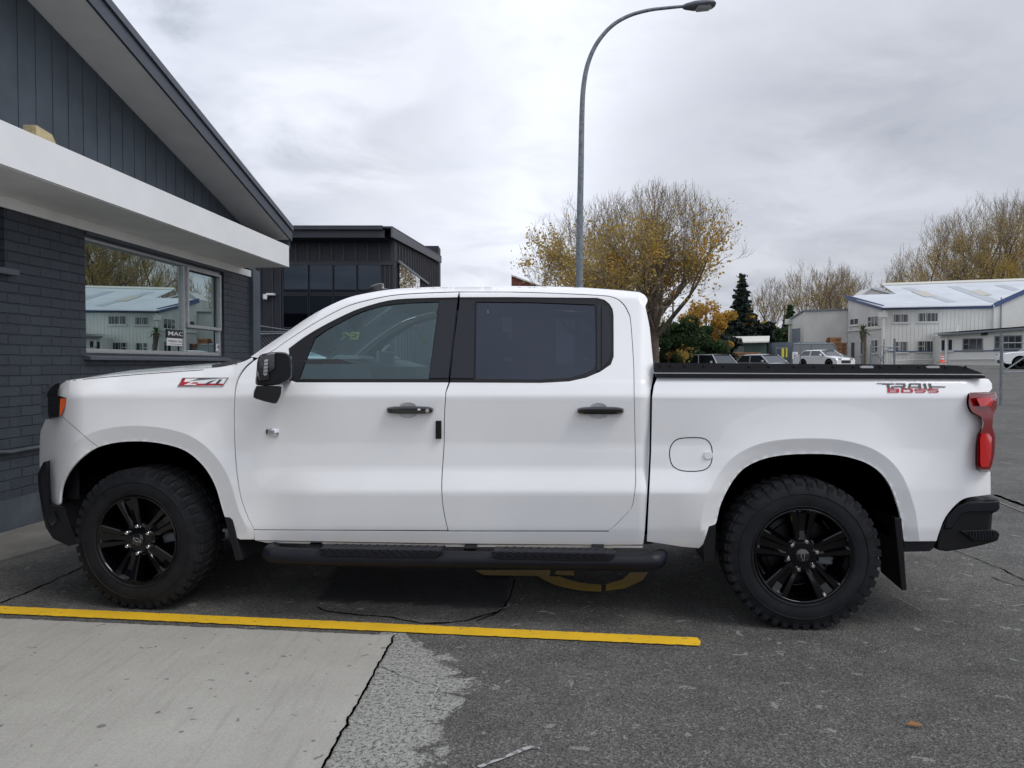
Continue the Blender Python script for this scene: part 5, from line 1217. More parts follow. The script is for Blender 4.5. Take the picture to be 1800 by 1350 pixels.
openR = [(808.5,522.2),(900,522),(1050,523.5),(1063,527),(1071.5,534),(1077,543),(1078.8,555),(1079,627),(1074,641),(1055,654),(1030,664.5),(1000,671),(950,673.6),(791,672.9)]
rear_door = rearseam+[(788.3,932.4)]+sp2(shift(seamB[4:], 1.1)[::-1], 3)[1:]+openR[::-1]
cabf = ROOF+sp2([(1126,515),(1134,520),(1138,528),(1134,538)], 4)[1:]+sp2([(1134,538),(1137,552),(1141.7,577),(1145.5,614.8),(1148,640),(1148.5,658),(1145,680),(1142.8,697),(1141.3,794),(1137,872),(1133,934),(1130,957)], 4)[1:]+[(1070,957.5),(787,955),(448,949.5),(446.5,932.5),(787,934.8),(1070.5,935.4)]+[(u+1.6*min(1, max(0, (u-1075)/25)), v-1.9*min(1, max(0, (600-v)/60))+1.9*min(1, max(0, (v-900)/20))) for u, v in rearseam[::-1]][:-1]+[(806.7,512.2)]+[(u, v-2.0) for u, v in ditch[::-1][1:-1]]
bedp = [(1156,664),(1400,665),(1733,666.2),(1738,667),(1743.4,674),(1744,683),(1739,689)]+sp2([(1712,690),(1704,690.5),(1700,696),(1699.5,712),(1706,725),(1720,732),(1727,742),(1724,753),(1717.5,765),(1714.8,783),(1714.8,816),(1717,825),(1724,828.5),(1741,829.5)], 3)+[(1741.5,868)]+sp2([(1741.5,869),(1722,871.5),(1697,875.5),(1680,887),(1661,910),(1650,938),(1646,951)], 3)+[(1590,951.5)]+sp2(ARR, 5)[::-1][1:]+[(1242,938),(1236,956),(1229,963.5),(1197,960.5),(1147,952.8),(1137.5,951.5),(1138.5,934),(1141.5,872),(1145.2,794),(1147,697),(1150,678)]
def ell(cx, cy, rx, ry, n=28, pw=1.0): 
    return [(cx+rx*math.copysign(abs(cos(2*pi*i/n))**pw, cos(2*pi*i/n)), cy+ry*math.copysign(abs(sin(2*pi*i/n))**pw, sin(2*pi*i/n))) for i in range(n)]
HF, HR = (717, 721.5), (1052, 722.5)
Pf = Panel().add(front_door, 'cab', [ell(HF[0], HF[1], 19, 14)]); Pr = Panel().add(rear_door, 'cab', [ell(HR[0], HR[1], 19, 14)])
def offs(A, d):
    out = []
    for i in range(len(A)):
        t_ = A[min(i+1, len(A)-1)]-A[max(i-1, 0)]; t_ = t_/np.linalg.norm(t_); out.append(A[i]+np.array([t_[1], -t_[0]])*d)
    return out
LF = [offs(ARF_S, 26), offs(ARF_S, 28)]; LR = [offs(ARR_S, 26), offs(ARR_S, 28)]
Pb = Panel().add(fender, 'fender', step=6, lines=LF).add(cabf, 'cab', step=5).add(bedp, 'bed', step=6, lines=LR)
body = Pb.build('body', M['paint'], truck); body2 = Pb.build('body', M['paint'], truck, far=True)
fd = [Pf.build('door', M['paint'], truck, far=k) for k in (False, True)]; rd = [Pr.build('door', M['paint'], truck, far=k) for k in (False, True)]
for o in (fd[0], fd[1]): pass
# backing behind the gaps
q = MB()
for pl in ([(414,640),(450,640),(452,925),(430,925),(420,870),(410,780)], [(776,500+22),(812,522),(800,664),(792,930),(770,930)], [(1090,530),(1125,530),(1126,930),(1060,945),(1095,900),(1105,860),(1105,640)], [(1128,640),(1160,667),(1150,700),(1150,950),(1125,950)], [(446,925),(1130,930),(1130,942),(446,940)]):
    ring = [T(u, v, float(Dk(u, v, 'cab'))+.026) for u, v in pl]; q.add(ring, [tuple(range(len(ring)))])
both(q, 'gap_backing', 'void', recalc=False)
# recess cups and handles
for (c, doors) in ((HF, fd), (HR, rd)):
    q = MB(); rings = []
    for r, dp in ((1.0, .001), (.92, .005), (.75, .009), (.45, .012), (.05, .013)):
        rings.append([T(c[0]+19*r*cos(a), c[1]+14*r*sin(a), float(Dk(c[0]+19*r*cos(a), c[1]+14*r*sin(a), 'cab'))+dp) for a in [2*pi*i/28 for i in range(28)]])
    q.loft(rings, close=True, caps=False); both(q, 'handle_recess', 'paint', doors, smooth=True, angle=180)
    pts = ell(c[0]+3.5, c[1]-.5, 41.5, 8.0, 40, .55); y = float(Dk(c[0], c[1], 'cab'))
    q = MB(); r0 = outl(pts, y-.014); r1 = outl([(c[0]+3.5+(u-c[0]-3.5)*.97, c[1]-.5+(v-c[1]+.5)*.80) for u, v in pts], y-.040); r2 = outl([(c[0]+3.5+(u-c[0]-3.5)*.93, c[1]-.5+(v-c[1]+.5)*.35) for u, v in pts], y-.048)
    rb_ = outl([(c[0]+3.5+(u-c[0]-3.5)*.98, v) for u, v in pts], y+.004)
    q.loft([rb_, r0, r1, r2], close=True, caps=True); ha = both(q, 'door_handle', 'black_gloss', doors, smooth=True, angle=35)
    if c is HF:
        q = MB(); q.loft([outl(ell(751, 722, 3.6, 3.6, 16), y-.046), outl(ell(751, 722, 3.2, 3.2, 16), y-.052)], close=True, caps=True); both(q, 'lock_cylinder', 'alu', ha)
        q = MB(); q.loft([outl(ell(736.5, 720, 3.0, 1.8, 16, .6), y-.046), outl(ell(736.5, 720, 2.6, 1.5, 16, .6), y-.051)], close=True, caps=True); both(q, 'unlock_button', 'white', ha)
# black window surrounds, pillars and glass
glassF = sp2([(525,666.5),(538,632),(552,597)], 3)+sp2([(552,595),(575,579),(600,565.5),(633,549),(683,535.5),(733,531.7),(771.5,530.2)], 3)+[(762.5,598),(753.5,666.5)]
glassR = [(837,530.5),(940,531.5),(1045.5,535.5),(1047.5,590),(1047.5,641),(1043,649),(1030,656),(1000,664.5),(950,667.5),(835,666.3)]
trimF = Panel().add(openF+[(799,595),(789.3,663),(788,672.4),(520,672.4),(509.8,668.8)], 'cab', [glassF], off=.006, flange=.018, step=6)
trimR = Panel().add(openR, 'cab', [glassR], off=.006, flange=.018, step=6)
pil = Panel().add([(773,529),(804,528.5),(795.5,600),(787.8,664.5),(754.5,664.5)], 'cab', off=-.002, flange=.01)
pil2 = Panel().add([(808.5,528.2),(834.5,529),(832.5,665),(791.5,664.5),(798,605)], 'cab', off=-.002, flange=.01)
pil3 = Panel().add([(1049,536),(1056,536.5),(1056,650),(1049,652)], 'cab', off=-.001, flange=.006)
pil4 = Panel().add([(1058,537),(1066,539),(1072,548),(1074,565),(1074.5,618),(1071,634),(1058,648)], 'cab', off=-.002, flange=.006)
gF = Panel().add(glassF, 'cab', off=.014, flange=0, step=9); gR = Panel().add(glassR, 'cab', off=.014, flange=0, step=9)
for k in (0, 1):
    trimF.build('window_trim', M['black_satin'], fd[k], far=bool(k)); trimR.build('window_trim', M['black_satin'], rd[k], far=bool(k))
    pil.build('pillar_trim', M['pillar'], fd[k], far=bool(k)); pil2.build('pillar_trim', M['pillar'], rd[k], far=bool(k)); pil3.build('window_divider', M['pillar'], rd[k], far=bool(k)); pil4.build('quarter_panel', M['pillar'], rd[k], far=bool(k))
    gF.build('window_glass', M['glass_front'], fd[k], far=bool(k)); gR.build('window_glass', M['glass_dark'], rd[k], far=bool(k))
# thin shut lines drawn into the skin as grooves
def groove(pts, kind, m='void', w_=.55, off=-.0012, close=False, name='shut_line', parents=None):
    q = MB(); P = pts+([pts[0]] if close else []); L_ = []; Rr = []
    for i in range(len(P)):
        a = P[max(i-1, 0)] if not (close and i == 0) else P[-2]; b = P[min(i+1, len(P)-1)] if not (close and i == len(P)-1) else P[1]
        d = np.array([b[0]-a[0], b[1]-a[1]]); d /= np.linalg.norm(d); n = np.array([-d[1], d[0]])*w_
        for S_, sg in ((L_, 1), (Rr, -1)):
            u, v = P[i][0]+n[0]*sg, P[i][1]+n[1]*sg; S_.append(T(u, v, float(Dk(u, v, kind))+off))
    q.loft([L_, Rr]); return both(q, name, m, parents, recalc=False)
groove(sp2([(109,732),(130,750),(155,772),(173,786)], 4), 'fender', w_=.32)
fuel = sp2([(1176.8,800),(1179,785),(1190,772.5),(1213,769.3),(1238,771),(1249.5,782),(1252,800),(1248.5,817),(1234,827),(1200,827.5),(1182,818),(1176.8,800)], 4)[:-1]
groove(fuel, 'bed', close=True, w_=.8)
q = MB(); y = float(Dk(1245, 800, 'bed')); q.loft([outl(ell(1245, 801, 8, 7.5, 20, .6), y-.001), outl(ell(1245, 800.5, 6.5, 6.2, 20, .6), y-.010)], close=True, caps=True); tb(q, 'fuel_door_tab', 'paint', smooth=True, angle=50)
groove(sp2([(120,669.3),(167,664.8),(233,659),(300,654),(358,650)], 3), 'fender', w_=.5)
# door edge guard and side indicator
q = MB(); y = float(Dk(771, 755, 'cab')); q.loft([outl([(765.5,739),(776,739),(776,771.5),(765.5,771.5)], y+.002), outl([(766,740),(775.6,740),(775.6,771),(766,771)], y-.016)], close=True, caps=True); tb(q, 'edge_guard', 'plastic', fd[0], bevel=.002)
q = MB(); y = float(Dk(478, 761, 'cab')); o1 = [(467,756),(470,753.5),(486,752.3),(489.5,756),(490,763),(487.5,768.5),(470,766),(467.5,763)]
q.loft([outl(o1, y+.002), outl(o1, y-.007), outl([(478.5+(u-478.5)*.85, 760.5+(v-760.5)*.8) for u, v in o1], y-.010)], close=True, caps=True); si = tb(q, 'side_indicator', 'chrome', fd[0], smooth=True, angle=30)
o1 = [(470,757),(482,756),(482.5,764),(470.5,762.5)]; q = MB().loft([outl(o1, y-.009), outl(o1, y-.013)], close=True, caps=True); tb(q, 'indicator_lens', 'clear', si)
# badges
def px_text(txt, u0, v0, u1, v1, kind, m, name, slant=0.0, bold=.02, off=-.004, parent=None, flare=0):
    vs, fs = text_poly(txt, bold=bold); x0 = min(v.x for v in vs); x1 = max(v.x for v in vs); y0 = min(v.y for v in vs); y1 = max(v.y for v in vs)
    P = []
    for p in vs:
        tx = (p.x-x0)/(x1-x0); ty = (p.y-y0)/(y1-y0); u = u0+(u1-u0)*tx+slant*ty; v = v1+(v0-v1)*ty; P.append(T(u, v, float(Dk(u, v, kind))+off))
    q = MB(); q.add(P, fs); return tb(q, name, m, parent, recalc=False)
def px_strokes(polys, kind, m, name, off=-.004, th=None, parent=None):
    q = MB()
    for pl in polys:
        P = [T(u, v, float(Dk(u, v, kind))+off) for u, v in pl]; n = len(P)
        if th: q.loft([[p+Vector((0, th, 0)) for p in P], P], close=True, caps=False); q.add(P, [tuple(range(n))])
        else: q.add(P, [tuple(range(n))])
    return tb(q, name, m, parent, recalc=False)
# decal on the bed side: TRAIL over BOSS
def blk(x, y, w_, h_, sl): return [(x+sl*(1-0), y), (x+w_+sl, y), (x+w_, y+h_), (x, y+h_)]
z = []
U = lambda x: 1541+x; 
def st(pts, w_=1.9):                    # stroke polyline in px -> quads
    out = []
    for (a, b) in zip(pts[:-1], pts[1:]):
        d = np.array([b[0]-a[0], b[1]-a[1]], float); l = np.linalg.norm(d); d /= l; n = np.array([-d[1], d[0]])*w_/2
        if abs(d[1]) > abs(d[0]): n = np.array([math.copysign(w_*.95, n[0]), 0])
        out.append([(a[0]+n[0], a[1]+n[1]), (b[0]+n[0], b[1]+n[1]), (b[0]-n[0], b[1]-n[1]), (a[0]-n[0], a[1]-n[1])])
    return out
for s_ in ([(1541,674),(1556,674)],): z += st(s_, 1.3)
z += st([(1551,674.6),(1572,674.6)], 2.0)+st([(1560.5,674),(1563,684.5)], 2.6)                                   # T
z += st([(1570,684.5),(1568.5,679)], 2.4)+st([(1574,674.6),(1590,674.6)], 2.0)+st([(1589.5,674),(1590.5,679.4)], 2.2)+st([(1571,679.4),(1591,679.4)], 1.9)+st([(1583,679.4),(1595,684.3)], 2.4)  # R
z += st([(1598,684.5),(1600,674.2)], 2.4)+st([(1599,674.6),(1617,674.6)], 2.0)+st([(1616.5,674),(1618,684.5)], 2.4)+st([(1602,680.2),(1617,680.2)], 1.8)  # A
z += st([(1625,674),(1628,684.5)], 2.6)                                                                            # I
z += st([(1634,674),(1637,684.5)], 2.6)+st([(1637,679.6),(1662,680)], 1.8)+st([(1637,683.6),(1650,683.6)], 1.6)       # L
px_strokes(z, 'bed', 'grey_decal', 'lettering')
z = []
def sq(x, t='B'):
    y0, y1, m_, W_ = 683.6, 689.2, 686.4, 16.5
    r = []
    if t in 'BO': r += st([(x,683),(x+.4,689.8)], 2.2)+st([(x+W_,683),(x+W_+.4,689.8)], 2.2)+st([(x,y0),(x+W_,y0)], 1.5)+st([(x,y1),(x+W_,y1)], 1.5)
    if t == 'B': r += st([(x,m_),(x+W_,m_)], 1.2)
    if t == 'S': r += st([(x,y0),(x+W_+1,y0)], 1.5)+st([(x,y1),(x+W_,y1)], 1.5)+st([(x,m_),(x+W_,m_)], 1.2)+st([(x+.3,683.6),(x+.3,686.4)], 2.0)+st([(x+W_,686.4),(x+W_,689.2)], 2.0)
    return r
for x, t_ in ((1562,'B'), (1586,'O'), (1609,'S'), (1632,'S')): z += sq(x, t_)
px_strokes(z, 'bed', 'red_decal', 'lettering', off=-.0045)
# fender badge: bordered slanted plate reading Z71
def sl(x, y): return (x+(686-y)*-.0, y)
plate = [(311.5,679),(317,671.5),(320.5,664),(402.5,663.5),(392,678.5)]
px_strokes([plate], 'fender', 'chrome', 'badge', off=-.008, th=.008)
inner = [(314.5,677.6),(319,671.5),(322,665.6),(399,665.2),(390.5,677.2)]
px_strokes([inner], 'fender', 'paint', 'badge', off=-.0085)
px_strokes([[(314.5,677.6),(319,671.5),(322,665.6),(354,665.4),(347,674.2),(393,674.2),(390.5,677.2)]], 'fender', 'red_decal', 'badge', off=-.0088)
px_text('Z', 323, 666.6, 345, 676.6, 'fender', 'white', 'lettering', slant=9, bold=.03, off=-.0095)
px_text('71', 356, 666.8, 382, 676.4, 'fender', 'grey_decal', 'lettering', slant=9, bold=.04, off=-.0098)
px_strokes([[(318,675.5),(326,670.6),(336,670.6),(332,673.2),(345,673.2),(341,676.8),(319,676.8)]], 'fender', 'red_decal', 'lettering', off=-.0092)
# ---- roof, windshield, hood, rear glass
def across(pts, kind, ts=(0,.03,.08,.2,.35,.5,.65,.8,.92,.97,1), crown=.05, bow=0.0, yadd=0.0, cz=None):
    rows = []
    for u, v in pts:
        y = float(Dk(u, v, kind))+yadd; p = T(u, v, y); row = []
        for t in ts:
            s_ = sin(pi*t); c_ = crown*(s_**.7) if cz is None else cz(u)*(s_**.7)
            row.append(Vector((p.x-bow*s_, p.y+(WID-2*p.y)*t, p.z+c_)))
        rows.append(row)
    return rows
iw = next(i for i, p in enumerate(ROOF) if p[0] >= 638)
tb(MB().loft(across(ROOF[iw:], 'cab', crown=.045)), 'roof', 'paint', smooth=True, angle=180)
rows = across(ROOF[:iw+1], 'cab', crown=.0, bow=0, yadd=.0)
for i, r in enumerate(rows):
    f = i/(len(rows)-1); n = len(r)
    for j, p in enumerate(r): t = (p.y-r[0].y)/(r[-1].y-r[0].y); s_ = sin(pi*t)**.8; p.x -= (.20*(1-f)+.04*f)*s_; p.z += .045*f*s_
pl = MB().loft([r[:3] for r in rows]).loft([r[-3:] for r in rows]); tb(pl, 'windscreen_pillar', 'paint', smooth=True, angle=180)
ws_ = tb(MB().loft([r[2:-2] for r in rows]), 'windscreen', 'glass_front', smooth=True, angle=180)
# yellow writing on the inside of the windscreen
rowt = rows[len(rows)//2]
back_px = sp2([(1134,522),(1136,538),(1137,552),(1141.7,577),(1145.5,614.8),(1148,640)], 2)
rb2 = across(back_px, 'cab', crown=.03, bow=-.02)
tb(MB().loft([r[:4] for r in rb2]).loft([r[-4:] for r in rb2]), 'rear_cab_panel', 'paint', smooth=True, angle=180)
tb(MB().loft([r[3:-3] for r in rb2]), 'rear_window', 'glass_dark', smooth=True, angle=180)
tb(MB().loft(across([(1148,640),(1142,700),(1137,872),(1130,957)], 'cab', crown=0)), 'cab_back_wall', 'paint')
tb(MB().loft(across([(1126,515),(1135,520)], 'cab', crown=.04)), 'roof_spoiler', 'paint', smooth=True)
hp = sp2([(98,690),(101,683),(107,675.5),(118,669.5),(167,664),(233,658.2),(300,653),(358,649),(400,644),(425,640)], 4)
hood_rows = across(hp, 'fender', ts=(0,.02,.05,.1,.2,.35,.5,.65,.8,.9,.95,.98,1), bow=.0, cz=lambda u: .012+.042*float(sm(100, 190, u)))
for i, r in enumerate(hood_rows):
    bowx = .20*(1-float(sm(98, 220, hp[i][0])))+.10
    for p in r: t = (p.y-r[0].y)/(r[-1].y-r[0].y); p.x -= bowx*(sin(pi*t)**.9)*.6
tb(MB().loft(hood_rows), 'hood', 'paint', smooth=True, angle=180)
q = MB(); q.add([T(373,646,.16), T(372,641.5,.3), T(405,634.5,.3), T(425,632.5,.25), T(413,639,.14)], [(0,1,2,3,4)]); both(q, 'cowl_vent', 'black_satin', recalc=False)
cw = across([(410,640.5),(430,634),(443,628)], 'fender', crown=.0, bow=.12); tb(MB().loft(cw), 'cowl', 'black_satin')
q = MB().prism(outl([(640,517),(646,510),(653,502),(661,499),(672,497),(672.5,506),(689,509),(690,517)], 1.0), (0, .05, 0)); tb(q, 'roof_antenna', 'black_gloss', bevel=.01)
# ---- nose
nz = lambda u, v, y: T(u, v, y)
q = MB(); pf = [(101,690),(90,692),(84,699),(85,740),(79,760),(76,815),(76,880),(98,882),(98,700)]
q.loft([[Vector((p.x+.10, y, p.z)) if e else Vector((p.x, y, p.z)) for p in outl(pf, .12)] for y, e in ((.20,1),(.34,0),(WID/2,0),(WID-.34,0),(WID-.20,1))], close=True, caps=True)
tb(q, 'grille', 'black_satin')
q = MB()
for v in (712, 726, 740, 756): 
    p = T(83, v, .12); q.box((p.x-.03, .32, p.z-.014), (p.x+.02, WID-.32, p.z+.014))
tb(q, 'grille_bar', 'black_gloss', bevel=.004)
hl = [(84,697),(101,694),(117,699.5),(115,713),(108,730),(103,733.5),(86,736),(84,725)]
q = MB(); q.loft([outl(hl, .075), outl(hl, .12), [p+Vector((-.05,0,0)) for p in outl(hl, .55)]], close=True, caps=True); hla = both(q, 'headlight', 'black_gloss', bevel=.004)
am = [(106,701),(116.2,700),(114.6,713),(107.5,729),(104.5,731.5),(105,715)]
q = MB(); q.loft([outl(am, .078), outl(am, .070)], close=True, caps=True); both(q, 'indicator', 'amber', hla)
q = MB(); lip = [(82,697),(84,688),(91,680),(98,675),(105,672.5),(103,681),(101,694),(90,697)]
q.loft([outl(lip, .10), [p+Vector((-.04,0,.004)) for p in outl(lip, .3)], [Vector((p.x-.10, WID/2, p.z+.01)) for p in outl(lip, .1)], [Vector((p.x-.04, WID-p.y, p.z+.004)) for p in outl(lip, .3)], [Vector((p.x, WID-p.y, p.z)) for p in outl(lip, .1)]], close=True, caps=True); tb(q, 'hood_lip', 'black_gloss', smooth=True, angle=40)
fb = [(73,812),(67,824),(63,834),(64.5,860),(71,900),(77,927),(90,947),(113,958),(129,953.5),(116,925),(104.5,889),(78,887)]
q = MB(); rings = []
for y, dx in ((.075,.05),(.10,.012),(.16,0),(.4,-.10),(.8,-.16),(WID/2,-.17)): rings.append([Vector((p.x+dx, y, p.z)) for p in outl(fb, .10)])
rings += [[Vector((p.x, WID-p.y, p.z)) for p in r] for r in rings[:-1][::-1]]
q.loft(rings, close=True, caps=True); fbo = tb(q, 'front_bumper', 'black_satin', smooth=True, angle=30)
q = MB(); o1 = [(83,905),(95,900),(101,915),(92,925),(85,918)]; q.loft([outl(o1, .072), outl(o1, .062)], close=True, caps=True); tb(q, 'bumper_insert', 'black_gloss', fbo)
q = MB()
for s0 in (.02,): q.box((T(80,800,.1).x-.08, .35, T(80,860,.1).z), (T(80,800,.1).x, WID-.35, T(80,815,.1).z))
tb(q, 'bumper_cover', 'paint', bevel=.02)
# ---- wheel arches and underside
for pts, nm in ((ARF, 'f'), (ARR, 'r')):
    pp = sp2(pts, 4); q = MB()
    e0_ = [T(u, v, float(Dk(u, v, 'bed'))+.020) for u, v in pp]; cx_ = sum(p.x for p in e0_)/len(e0_)
    e1 = [Vector((cx_+(p.x-cx_)*1.05, p.y+.03, p.z+.03)) for p in e0_]; e2 = [Vector((p.x, .78, p.z)) for p in e1]
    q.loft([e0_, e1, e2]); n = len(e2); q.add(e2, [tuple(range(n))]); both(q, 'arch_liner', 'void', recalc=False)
q = MB(); xa, xb = T(130, 900, 0).x, T(1640, 900, 0).x; zf_ = T(800, 950, 0).z
q.box((T(430,0,0).x, .10, zf_), (T(1225,0,0).x, WID-.10, zf_+.12)); q.box((xa+.1, .55, .42), (xb, .70, .60)); q.box((xa+.1, WID-.70, .42), (xb, WID-.55, .60)); q.box((xa+.1, .72, .5), (xb-.05, WID-.72, .66))
q.box((T(1590,0,0).x, .12, T(1600,952,0).z), (xb, WID-.12, T(1600,940,0).z+.1))
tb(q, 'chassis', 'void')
q = MB().prism(outl([(1589.5,952.5),(1645,951.5),(1640,964),(1634,969),(1589.5,970)], .055), (0, .04, 0)); both(q, 'rear_valance', 'black_satin')
q = MB().tube([Vector((0, .25, .415)), Vector((0, WID-.25, .415))], .06, 12).tube([Vector((-3.86, .3, .415)), Vector((-3.86, WID-.3, .415))], .05, 12); q.tube([Vector((0, WID/2-.2, .415)), Vector((0, WID/2+.2, .415))], .16, 14)
q.tube([Vector((-3.4, 1.5, .42)), Vector((-.4, 1.5, .45)), Vector((.35, 1.6, .62)), Vector((.8, 1.5, .45))], .045, 10); tb(q, 'axle', 'void', smooth=True)
q = MB(); 
for u in (560, 830, 1050): 
    p = T(u, 962, .12); q.bar(Vector((p.x, .02, T(u, 968, 0).z)), Vector((p.x, .40, p.z+.12)), .07, .02)
both(q, 'step_bracket', 'black_satin')
# rocker pinch flange
q = MB().prism(outl([(450,950.5),(787,957),(1130,959),(1130,963),(787,961),(470,954)], .085), (0, .012, 0)); both(q, 'sill_flange', 'paint')
q = MB().prism(outl([(1132,942),(1147,942),(1147,956),(1132,957)], .07), (0, .03, 0)); both(q, 'sill_bracket', 'black_satin')
# ---- side step
q = MB(); yc = -.055; tubep = []
for u, v in sp2([(476,974),(500,977),(600,981),(780,983.5),(970,986.5),(1120,987.5),(1150,986)], 4): tubep.append(T(u, v, yc))
tubep = [tubep[0]+Vector((-.03,.13,.0)), tubep[0]+Vector((-.02,.05,0))]+tubep+[tubep[-1]+Vector((.03,.04,0)), tubep[-1]+Vector((.05,.12,0))]
q.tube(tubep, [.040,.046]+[.049]*(len(tubep)-4)+[.046,.040], 20)
stp = both(q, 'side_step', 'step', smooth=True)
for (ua, ub) in ((560, 779), (864, 1084)):
    def zt(u, k): return float(np.interp(u, [500, 1120], [981, 991.5]))+k
    q = MB(); base_ = []
    a = [(ua, -17.0), (ua+14, -6.5), (ub-12, -6.5), (ub, -17)]
    pl = [T(u, zt(u, k), yc-.056) for u, k in a]
    q.loft([[p+Vector((0,.012,0)) for p in pl], pl], close=True, caps=True)
    P = [T(ua+3, zt(ua, -15), yc-.055), T(ub-3, zt(ub, -15), yc-.055)]; zz_ = P[0].z
    q.hexa([P[0]+Vector((.03,0,-.035)), P[1]+Vector((-.03,0,-.035)), P[1]+Vector((-.03,.11,-.035)), P[0]+Vector((.03,.11,-.035)), P[0]+Vector((0,.004,.010)), P[1]+Vector((0,.004,.010)), P[1]+Vector((0,.11,.012)), P[0]+Vector((0,.11,.012))])
    pads = both(q, 'step_pad', 'step', stp, bevel=.003)
    q = MB(); nrib = 14
    for k in range(nrib):
        f = (k+.7)/(nrib+.4); c = P[0].lerp(P[1], f); q.bar(c+Vector((-.035,.0,.004)), c+Vector((.035,.10,.011)), .016, .009); q.bar(c+Vector((-.045,-.004,.006)), c+Vector((-.005,-.004,-.022)), .010, .012, up=Vector((0,1,0)))
    r_ = both(q, 'tread_rib', 'black_satin', stp); 
    for o in r_: o['kind'] = 'stuff'
# ---- mud flaps
p0, p1 = T(1580, 911, .02), T(1596, 1039, .02)
q = MB().hexa([Vector((p1.x-.03,.03,p1.z)), Vector((p1.x,.03,p1.z)), Vector((p1.x,.33,p1.z+.02)), Vector((p1.x-.03,.33,p1.z+.02)), Vector((p0.x-.02,.03,p0.z)), Vector((p0.x+.02,.03,p0.z)), Vector((p0.x+.02,.36,p0.z)), Vector((p0.x-.02,.36,p0.z))]); both(q, 'mud_flap', 'plastic', bevel=.006)
q = MB().prism(outl([(1237,990),(1236,962),(1241,934),(1248,926),(1259,923),(1257,990)], .035), (0, .28, 0)); both(q, 'mud_flap', 'plastic', bevel=.004)
q = MB().prism(outl([(394,909),(404,910),(409,914),(416,947),(428,984),(414,986),(404,950)], .03), (0, .27, 0)); both(q, 'mud_flap', 'black_satin', bevel=.004)
# ---- rear end
tl = sp2([(1703,691.5),(1701.5,700),(1701.5,712),(1708,724),(1722,731),(1729.5,742),(1726.5,754),(1719.5,766),(1717,783),(1717,816),(1719,824),(1726,826.5)], 2)+[(1739.5,827)]+sp2([(1739.5,827),(1745,817),(1749,794),(1750,764),(1745.5,751),(1747.5,728),(1752.5,716),(1753,697),(1749.5,690)], 2)[1:]
def Dt(u, v, o): return float(.012+.075*max(0, (u-1722)/31)**2)+o
q = MB(); q.loft([[T(u, v, Dt(u, v, .20)) for u, v in tl], [T(u, v, Dt(u, v, .02)) for u, v in tl], [T(1729+(u-1729)*.93, 762+(v-762)*.985, Dt(u, v, -.012)) for u, v in tl]], close=True, caps=True); tls = both(q, 'taillight', 'red_lens', smooth=True, angle=32)
for poly, m in (([(1722,770),(1726,762),(1738,762),(1744,770),(1742,806),(1737,821),(1724,821),(1722,812)], 'red_bright'), ([(1715,700),(1742,698),(1746,706),(1742,714),(1722,714)], 'red_bright')):
    q = MB(); q.loft([[T(u, v, Dt(u, v, -.011)) for u, v in poly], [T(1732+(u-1732)*.9, v, Dt(u, v, -.020)) for u, v in poly]], close=True, caps=True); both(q, 'reflector', m, tls, smooth=True, angle=40)
q = MB(); xg = T(1738, 700, .1).x; ztg, zbg = T(1738, 667, .1).z, T(1738, 868, .1).z
q.box((xg-.06, .16, zbg), (xg, WID-.16, ztg)); tg = tb(q, 'tailgate', 'paint', bevel=.012)
q = MB().box((xg+.001, .85, ztg-.16), (xg+.03, 1.21, ztg-.08)); tb(q, 'tailgate_handle', 'black_gloss', tg, bevel=.008)
bp = [(1646,966),(1647,950),(1653,926),(1663,907),(1681,888),(1698,880.5),(1735,878.5),(1741,876),(1757,877),(1760,882),(1759,895),(1754,900.5),(1747,902),(1744.5,932),(1757,935),(1759.5,941),(1756,951),(1735,957),(1700,963),(1663,968.5)]
q = MB(); rings = []
for y, dx in ((.05,-.03),(.075,0),(.30,.02),(WID/2,.03)):
    rings.append([Vector((p.x+(dx if u > 1700 else 0), y, p.z)) for p, (u, v) in zip(outl(bp, .065), bp)])
rings += [[Vector((p.x, WID-p.y, p.z)) for p in r] for r in rings[:-1][::-1]]
q.loft(rings, close=True, caps=True); rbm = tb(q, 'rear_bumper', 'plastic', bevel=.008)
ledge = [(1664,909),(1682,890),(1698,882.5),(1757,880),(1758,893),(1748,898),(1702,899),(1690,903),(1672,930),(1660,930)]
q = MB(); q.loft([outl(ledge, .052), [T(1710+(u-1710)*.97, 905+(v-905)*.93, .036) for u, v in ledge]], close=True, caps=True); tb(q, 'bumper_ledge', 'step', rbm, smooth=True, angle=25, bevel=.003)
stpad = [(1687,933),(1735,931),(1750,932),(1757,938),(1755,947),(1745,950),(1712,951)]
q = MB(); q.loft([outl(stpad, .062), outl(stpad, .034)], close=True, caps=True); sp_ = tb(q, 'corner_step', 'plastic', rbm, bevel=.004)
q = MB()
for k in range(9): u = 1705+k*5.2; q.bar(T(u, 934, .032), T(u+1.5, 945, .032), .010, .008, up=Vector((0,1,0)))
tb(q, 'step_rib', 'step', sp_)
q = MB().add(outl([(1640,958),(1650,958),(1650,963),(1643,963)], .07), [(0,1,2,3)])
